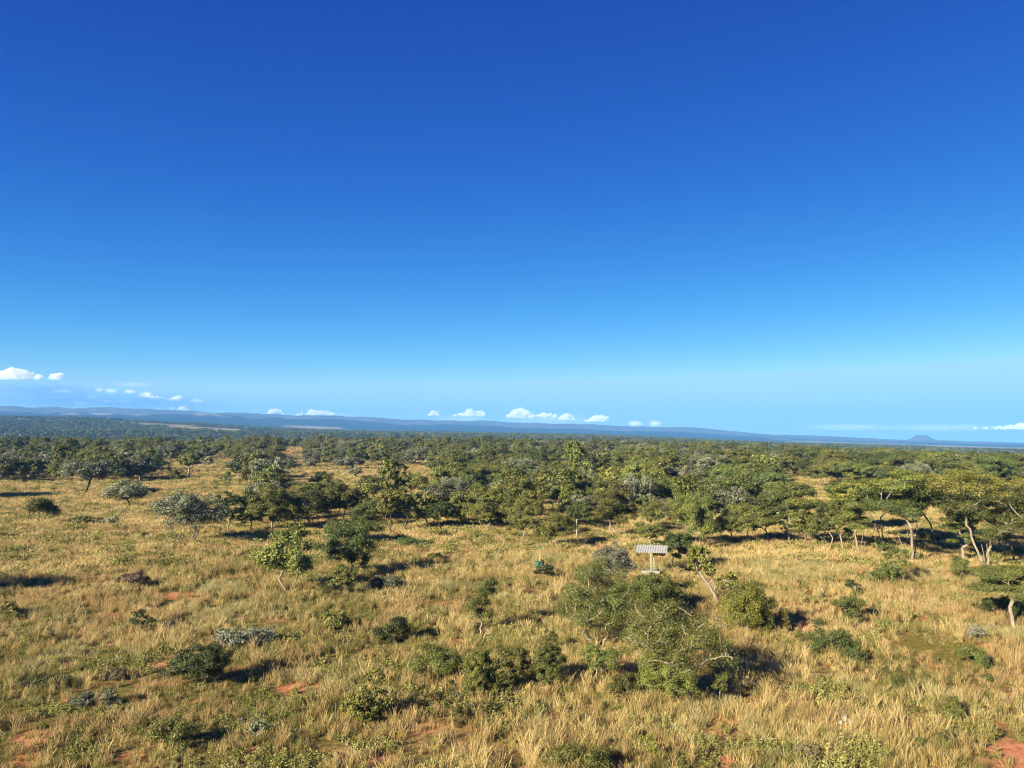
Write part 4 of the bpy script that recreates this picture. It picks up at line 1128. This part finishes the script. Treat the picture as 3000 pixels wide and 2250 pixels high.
M_ROOF = flat_mat('galvanised_sheet', (.20, .20, .195), (.32, .32, .31), 3.0, .5, .4)
M_WHITE = flat_mat('weathered_white_paint', (.21, .21, .18), (.35, .35, .30), 5.0, .7)
M_DARK = flat_mat('dark_rubber', (.012, .012, .014), (.04, .04, .04), 6.0, .8)
M_IN = flat_mat('trough_inside', (.03, .03, .03), (.10, .095, .09), 5.0, .8)
x, y, z, t = at(1908, 1690)
mpp = t / FPX
sh = empty('feeding_shelter', (x, y, z), 'small white roofed shelter on two posts over a trough', 'shelter', rz=R(-15))
HT = 1.92
W2, DP = 1.12, 1.30
mb = MB()
n = 120
zf, zk = HT - .16, HT + .20
yf, yk = -.22, DP - .22
th_ = .012
for i in range(n):
    xa = -W2 + 2 * W2 * i / n; xb = -W2 + 2 * W2 * (i + 1) / n
    ha = .014 * math.cos(2 * math.pi * 13.0 * i / n); hb_ = .014 * math.cos(2 * math.pi * 13.0 * (i + 1) / n)
    mb.hexa([(xa, yf, zf + ha - th_), (xb, yf, zf + hb_ - th_), (xb, yk, zk + hb_ - th_), (xa, yk, zk + ha - th_),
             (xa, yf, zf + ha), (xb, yf, zf + hb_), (xb, yk, zk + hb_), (xa, yk, zk + ha)])
mb.build('roof', M_ROOF, sh)
mb = MB(); mb.box(-.036, .036, -.09, -.02, -.1, HT - .19); mb.build('post', M_WHITE, sh, .006)
mb = MB(); mb.box(.11, .17, .73, .79, -.1, HT + .04); mb.build('post', M_WHITE, sh, .006)
mb = MB()
mb.hexa([(-.05, -.2, HT - .22), (.04, -.2, HT - .22), (.19, 1.05, HT + .10), (.10, 1.05, HT + .10), (-.05, -.2, HT - .18), (.04, -.2, HT - .18), (.19, 1.05, HT + .145), (.10, 1.05, HT + .145)])
mb.build('rafter', M_WHITE, sh)
mb = MB()
for i in range(7):
    xa = .10 + i * .13
    mb.box(xa, xa + .11, .50 + .01 * (i % 2), .515 + .01 * (i % 2), HT - .44 - .03 * (i % 3), HT - .02)
mb.build('hanging_flap', M_DARK, sh)
tr = empty('trough', (x - .04, y - .02, z), 'whitish open trough standing under the small roofed shelter', 'trough', rz=R(-15))
def frustum(z0, z1, x0, y0, x1, y1, cy): return [(-x0, cy - y0, z0), (x0, cy - y0, z0), (x0, cy + y0, z0), (-x0, cy + y0, z0), (-x1, cy - y1, z1), (x1, cy - y1, z1), (x1, cy + y1, z1), (-x1, cy + y1, z1)]
mb = MB()
zb0, zt0 = -.02, .44
ob = frustum(zb0, zt0, .50, .30, .66, .46, .36); ib = frustum(.14, zt0, .46, .27, .60, .40, .36)
o_ = len(mb.v); mb.v += ob + ib
for q in ((0, 3, 2, 1), (0, 1, 5, 4), (1, 2, 6, 5), (2, 3, 7, 6), (3, 0, 4, 7)): mb.f.append(tuple(o_ + i for i in q))
for a, b in ((0, 1), (1, 2), (2, 3), (3, 0)): mb.f.append((o_ + 4 + a, o_ + 4 + b, o_ + 12 + b, o_ + 12 + a))
mb.build('shell', M_WHITE, tr, .01)
mb = MB(); o_ = 0; mb.v += ib
for q in ((0, 1, 2, 3), (0, 4, 5, 1), (1, 5, 6, 2), (2, 6, 7, 3), (3, 7, 4, 0)): mb.f.append(q)
mb.build('lining', M_IN, tr)
mb = MB(); mb.box(-.50, .50, .06, .66, .24, .27); mb.build('feed_floor', flat_mat('damp_feed', (.05, .04, .03), (.12, .10, .07), 9), tr)

# white post left of the shelter, far pale pole
for (u, v0, v1, rr2, lab, nm) in ((1690, 1580, 1524, .055, 'upright white post among the trees left of the shelter', 'white_post'), (1756, 1350, 1330, .10, 'distant pale pole rising from the bush', 'distant_pole')):
    x, y, z, t = at(u, v0); h = (v0 - v1) * t / FPX
    o = empty(nm, (x, y, z), lab, 'post')
    mb = MB(); mb.tube((0, 0, -.2), (0, 0, h), rr2, rr2 * .9, 12); mb.build('shaft', M_WHITE, o)
    mb = MB(); mb.tube((0, 0, h), (0, 0, h + .05), rr2 * 1.35, rr2 * 1.1, 12); mb.build('cap', M_WHITE, o)

# green drum on sticks beside a thin pole
M_GREEN = flat_mat('faded_green_plastic', (.02, .08, .05), (.05, .14, .095), 8, .45, .4)
M_TEAL = flat_mat('dark_teal_plastic', (.02, .08, .08), (.04, .14, .13), 8, .45, .4)
M_STICK = flat_mat('peeled_stick', (.36, .28, .16), (.58, .48, .30), 9, .8)
x, y, z, t = at(1582, 1684); mpp = t / FPX
dr = empty('green_feeder', (x, y, z), 'small green drum hung on crossed sticks beside a thin pale pole', 'feeder')
mb = MB()
mb.tube((-.16, 0, .52), (-.16, 0, .94), .17, .19, 18); mb.tube((-.16, 0, .94), (-.16, 0, .98), .20, .20, 18); mb.tube((-.16, 0, .40), (-.16, 0, .52), .07, .17, 18)
mb.build('drum', M_GREEN, dr)
mb = MB(); mb.tube((.14, .05, .62), (.14, .05, .92), .15, .16, 18); mb.build('bucket', M_TEAL, dr)
mb = MB(); mb.tube((0, 0, -.1), (0, .03, 1.95), .028, .022, 10); mb.build('pole', M_STICK, dr)
mb = MB(); mb.box(-.10, .10, -.01, .07, 1.90, 2.06); mb.tube((.05, .03, 2.06), (.05, .03, 2.16), .03, .03, 8); mb.build('pole_head', M_GREEN, dr, .02)
for (p, q) in (((-.34, -.1, 0), (-.02, .0, .60)), ((.30, -.12, 0), (-.06, .0, .62)), ((-.05, .30, 0), (-.04, .02, .62))):
    mb = MB(); mb.tube(p, q, .028, .022, 8); mb.build('leg', M_STICK, dr)

# ------------------------------------------------------------------ stones
M_STONE_P = flat_mat('lichen_stone', (.17, .17, .14), (.34, .34, .29), 6, .9, .1)
M_STONE_G = flat_mat('grey_stone', (.10, .10, .10), (.24, .24, .24), 7, .9, .1)
def stone(u, v, wpx, hpx, mat, label, seed):
    import bmesh
    x, y, z, t = at(u, v); mpp = t / FPX
    bm = bmesh.new(); bmesh.ops.create_icosphere(bm, subdivisions=3, radius=1)
    rg = np.random.default_rng(seed); A = rg.normal(size=(7, 3))
    for vv in bm.verts:
        p = np.array(vv.co); q = 1 + .10 * sum(np.sin(A[k] @ p * 2.2 + k) for k in range(7)) / 2
        c = p * q * (1 + .12 * math.sin(p[0] * 5 + seed) + .1 * math.sin(p[1] * 7)); c = np.clip(c, [-.8, -.75, -.8], [.62, .8, .58 + .25 * p[0]])
        vv.co = (c[0] * wpx * mpp * .5, c[1] * wpx * mpp * .4, c[2] * hpx * mpp * .55 + hpx * mpp * .4)
    me = bpy.data.meshes.new('stone'); bm.to_mesh(me); bm.free()
    o = link('stone', me, mat, loc=(x, y, z)); o.rotation_euler = (0, 0, seed)
    tag(o, label, 'stone')
stone(2474, 2113, 26, 24, M_STONE_P, 'upright whitish lichen-covered stone in the right grass', 1)
stone(2498, 2124, 30, 18, M_STONE_P, 'low whitish stone right beside the upright one', 2)
stone(2462, 2122, 18, 16, M_STONE_P, 'small whitish stone left beside the upright one', 3)
stone(703, 2112, 22, 12, M_STONE_G, 'long grey stone in dark grass at lower left', 4)
stone(712, 2119, 12, 9, M_STONE_G, 'small grey stone just below the long grey one', 5)
stone(328, 2222, 16, 14, M_STONE_G, 'grey stone by the red soil in the lower left corner', 6)
stone(315, 2226, 8, 12, M_STONE_G, 'small pale stone left of the grey stone in the lower left corner', 7)
stone(690, 1728, 20, 12, M_STONE_P, 'pale stone lying on the red soil beside the twin white trunks', 8)

# ------------------------------------------------------------------ far buildings
M_WALLF = flat_mat('far_wall', (.55, .55, .55), (.8, .8, .78), .3)
M_ROOFW = flat_mat('far_white_roof', (.75, .75, .76), (.85, .85, .85), .3)
def shed(name, u, r, w_, d_, h_, label, group=None, rz=0, win=5):
    th = math.atan((u - 1500) / FPX); x, y = r * math.sin(th), r * math.cos(th)
    o = empty(name, (x, y, float(gz(x, y)) - .3), label, 'building', group, rz)
    mb = MB(); mb.box(-w_ / 2, w_ / 2, -d_ / 2, d_ / 2, 0, h_); mb.build('wall', M_WALLF, o)
    mb = MB(); a, b, c = w_ / 2 + .4, d_ / 2 + .5, h_ + d_ * .18
    mb.hexa([(-a, -b, h_ + .01), (a, -b, h_ + .01), (a, 0, c), (-a, 0, c), (-a, -b, h_ + .2), (a, -b, h_ + .2), (a, 0, c + .2), (-a, 0, c + .2)])
    mb.hexa([(-a, .003, c), (a, .003, c), (a, b, h_ + .01), (-a, b, h_ + .01), (-a, .003, c + .2), (a, .003, c + .2), (a, b, h_ + .2), (-a, b, h_ + .2)])
    mb.build('roof', M_ROOFW, o)
    for i in range(win):
        cx_ = -w_ / 2 + w_ * (i + .5) / win
        mb = MB(); mb.box(cx_ - w_ * .12 / win * 2, cx_ + w_ * .12 / win * 2, -d_ / 2 - .05, -d_ / 2 - .01, h_ * .3, h_ * .75); mb.build('window', M_DARK, o)
shed('long_shed', 2051, 2500, 24, 9, 4.5, 'long white-roofed shed beyond the tree line', None, R(4), 4)
rg2 = np.random.default_rng(3)
for k, u in enumerate((1922, 1930, 1938, 1944, 1951, 1957, 1963, 1972, 1985, 1998, 2012, 2028)):
    shed('far_building', u, 4200 + rg2.uniform(-160, 160), rg2.uniform(9, 20), 9, rg2.uniform(5, 9), 'tiny white building of the far town at the foot of the blue ridge', 'far town buildings', rg2.uniform(-.5, .5), 2)

# ------------------------------------------------------------------ clouds
m, nt = newmat('cloud_white'); out = nd(nt, 'ShaderNodeOutputMaterial'); pv = nd(nt, 'ShaderNodeVolumePrincipled')
pv.inputs['Color'].default_value = (1, 1, 1, 1); pv.inputs['Density'].default_value = .013
pv.inputs['Anisotropy'].default_value = -.35
nt.links.new(pv.outputs[0], out.inputs['Volume'])
M_CLOUD = m
CR = 15000.0
_ico = None
def ico(sub):
    import bmesh
    bm = bmesh.new(); bmesh.ops.create_icosphere(bm, subdivisions=sub, radius=1)
    bm.verts.ensure_lookup_table()
    V = np.array([v.co[:] for v in bm.verts]); F = np.array([[v.index for v in f.verts] for f in bm.faces]); bm.free()
    return V, F
ICV, ICF = ico(3)
def cloud(u0, u1, yt, yb, seed, label, n=16, profile=None, ragged=1.0):
    rg = np.random.default_rng(seed)
    s = CR / FPX; w_ = (u1 - u0) * s * 1.08; h_ = (yb - yt) * s * 1.15
    Vs = []; Fs = []; o = 0
    for k in range(n * 2):
        t = rg.random(); e = math.sin(math.pi * min(max(t, .04), .96)) ** .7
        if profile: e = np.interp(t, np.linspace(0, 1, len(profile)), profile)
        top = h_ * e
        rad = max(.12 * h_, top * rg.uniform(.16, .38))
        cz = rg.uniform(.1, 1) * max(0, top - rad)
        cx_ = (t - .5) * (w_ - 2 * rad)
        A = rg.normal(size=(6, 3)) * 3
        P = ICV * np.array([1.5, 1.2, .95])
        d = 1 + .17 * ragged * sum(np.sin(ICV @ A[q] + q) for q in range(6)) / 2
        P = P * d[:, None] * rad
        P[:, 2] = np.where(P[:, 2] + cz < 0, (P[:, 2] + cz) * .25 - cz, P[:, 2])
        Vs.append(P + np.array([cx_, rg.uniform(-.35, .35) * h_, cz])); Fs.append(ICF + o); o += len(ICV)
    x = CR * ((u0 + u1) / 2 - 1500) / FPX
    ob = link('cloud', mesh_np('cloud', np.concatenate(Vs), np.concatenate(Fs), smooth=True), M_CLOUD, loc=(x, CR, CAMZ + CR * (HORY - yb) / FPX))
    md = ob.modifiers.new('union', 'REMESH'); md.mode = 'VOXEL'; md.voxel_size = h_ / 16
    tag(ob, label, 'cloud')
cloud(-60, 118, 1077, 1112, 1, 'large white cumulus top at the left edge of the sky', 44, [.5, .62, .7, .78, 1.0, .72, .6, .4])
cloud(140, 188, 1091, 1112, 2, 'small oval white cloud right of the large cumulus', 14)
cloud(1254, 1290, 1202, 1218, 3, 'small puffy cloud left of a longer one over the middle ridge', 10)
cloud(1325, 1418, 1200, 1219, 4, 'long rising puffy cloud over the middle ridge', 26, [.2, .35, .6, .9, 1, .7, .9, .6])
cloud(1488, 1628, 1199, 1224, 5, 'largest puffy cloud over the middle ridge', 34, [.5, .9, 1, .95, .5, .4, .6, .55, .4])
cloud(1634, 1684, 1211, 1230, 6, 'lumpy cloud between the largest and the last of the row', 14)
cloud(1712, 1786, 1215, 1235, 7, 'right-hand puffy cloud of the row over the ridge', 18, [.2, .5, .9, 1, .9, .7])
cloud(868, 984, 1199, 1217, 8, 'flat white cloud low over the left ridge', 24, [.15, .5, .8, 1, .9, .8, .7, .3])
cloud(780, 832, 1195, 1214, 9, 'small faint cloud left of the flat white one', 12)
cloud(514, 556, 1189, 1202, 10, 'tiny white cloud just above the left hills', 10)
cloud(418, 452, 1152, 1165, 13, 'thin white wisp in the left haze', 8)
cloud(500, 540, 1156, 1170, 14, 'small white wisp right of the thin one', 8)
cloud(440, 480, 1160, 1168, 15, 'flat white wisp below the thin one', 8)
cloud(2860, 3060, 1240, 1258, 16, 'long flat white cloud at the right edge', 34, [.3, .45, .6, .8, 1, 1, 1])
# thin grey-blue cloud layers: soft-edged volumes
m, nt = newmat('cloud_veil'); out = nd(nt, 'ShaderNodeOutputMaterial'); pv = nd(nt, 'ShaderNodeVolumePrincipled')
tc = nd(nt, 'ShaderNodeTexCoord'); ln = nd(nt, 'ShaderNodeVectorMath', operation='LENGTH'); nt.links.new(tc.outputs['Object'], ln.inputs[0])
mp = nd(nt, 'ShaderNodeMapping'); mp.inputs['Scale'].default_value = (5, 1.5, 1.6); nt.links.new(tc.outputs['Object'], mp.inputs[0])
fall = math_n(nt, 'POWER', math_n(nt, 'SUBTRACT', 1.0, ln.outputs['Value'], True), .9)
bill = math_n(nt, 'MULTIPLY', math_n(nt, 'SUBTRACT', noise(nt, mp.outputs[0], 1.6, 4, .6), .34, True), 5.0)
nt.links.new(math_n(nt, 'MULTIPLY', math_n(nt, 'MULTIPLY', fall, bill), 2.6e-3), pv.inputs['Density'])
pv.inputs['Color'].default_value = (.22, .40, .82, 1); pv.inputs['Anisotropy'].default_value = -.2
nt.links.new(pv.outputs[0], out.inputs['Volume'])
M_VEIL = m
M_WISP = m.copy(); M_WISP.name = 'cloud_wisp'
for n_ in M_WISP.node_tree.nodes:
    if n_.type == 'PRINCIPLED_VOLUME': n_.inputs['Color'].default_value = (.98, .98, 1, 1)
    if n_.type == 'MATH' and abs(n_.inputs[1].default_value - 2.6e-3) < 1e-6: n_.inputs[1].default_value = 9e-3
m2 = M_VEIL.copy(); m2.name = 'cloud_streak'
for n_ in m2.node_tree.nodes:
    if n_.type == 'PRINCIPLED_VOLUME': n_.inputs['Color'].default_value = (.95, .95, 1, 1)
    if n_.type == 'MATH' and abs(n_.inputs[1].default_value - 2.6e-3) < 1e-6: n_.inputs[1].default_value = 7e-4
def veil(u0, u1, yt, yb, label, dep=600, seed=1, mat=None):
    s = CR / FPX; a = (u1 - u0) * s / 2; c = (yb - yt) * s / 2
    rg = np.random.default_rng(seed); A = rg.normal(size=(5, 3)) * 3
    o = link('cloud_layer', mesh_np('cloud_layer', ICV, ICF, smooth=True), mat or M_VEIL, loc=(CR * ((u0 + u1) / 2 - 1500) / FPX, CR + 1800, CAMZ + CR * (HORY - (yt + yb) / 2) / FPX))
    o.scale = (a, dep, c)
    tag(o, label, 'cloud')
    return o
veil(-300, 210, 1098, 1148, 'grey-blue flat cloud base under the large cumulus', 700, 1)
veil(-300, 420, 1126, 1186, 'long grey-blue cloud layer below the cumulus base', 700, 2)
veil(80, 620, 1128, 1204, 'faint grey-blue veil over the left hills', 500, 3)
veil(2420, 2790, 1234, 1262, 'faint pale streak of cloud left of the mesa', 450, 4, m2)
veil(2700, 3150, 1232, 1266, 'pale soft cloud sheet behind the long flat cloud at right', 450, 5, m2)
veil(1440, 1800, 1200, 1246, 'faint white haze of cloud under the middle row', 420, 6, m2)
veil(1220, 1450, 1204, 1236, 'faint white haze of cloud left of the middle row', 420, 7, m2)
veil(740, 1020, 1196, 1232, 'faint white haze of cloud around the flat white one', 420, 8, m2)
veil(180, 330, 1098, 1116, 'thin streak right of the small oval cloud', 350, 9, m2)
for k, (u0, u1, yc, hh) in enumerate(((130, 156, 1126, 9), (160, 205, 1129, 9), (95, 150, 1152, 8), (225, 262, 1131, 8), (268, 312, 1144, 10), (150, 192, 1163, 7), (205, 250, 1163, 7), (285, 318, 1138, 8),
                                      (355, 420, 1158, 9), (440, 492, 1162, 10), (325, 352, 1186, 7), (372, 396, 1187, 7), (60, 110, 1168, 7), (-20, 60, 1131, 9))):
    o = veil(u0, u1, yc - hh, yc + hh, 'small white wisp drifting in the grey-blue cloud bank over the left hills', 160, 20 + k, M_WISP)
    o['group'] = 'white wisps in the left cloud bank'
for (u0, u1, yc, lab) in ((1876, 1930, 1236, 'very small faint cloud pair right of the row over the ridge'), (1946, 1992, 1236, 'tiny faint cloud furthest right over the ridge')):
    veil(u0, u1, yc - 12, yc + 12, lab, 160, 50, M_WISP)
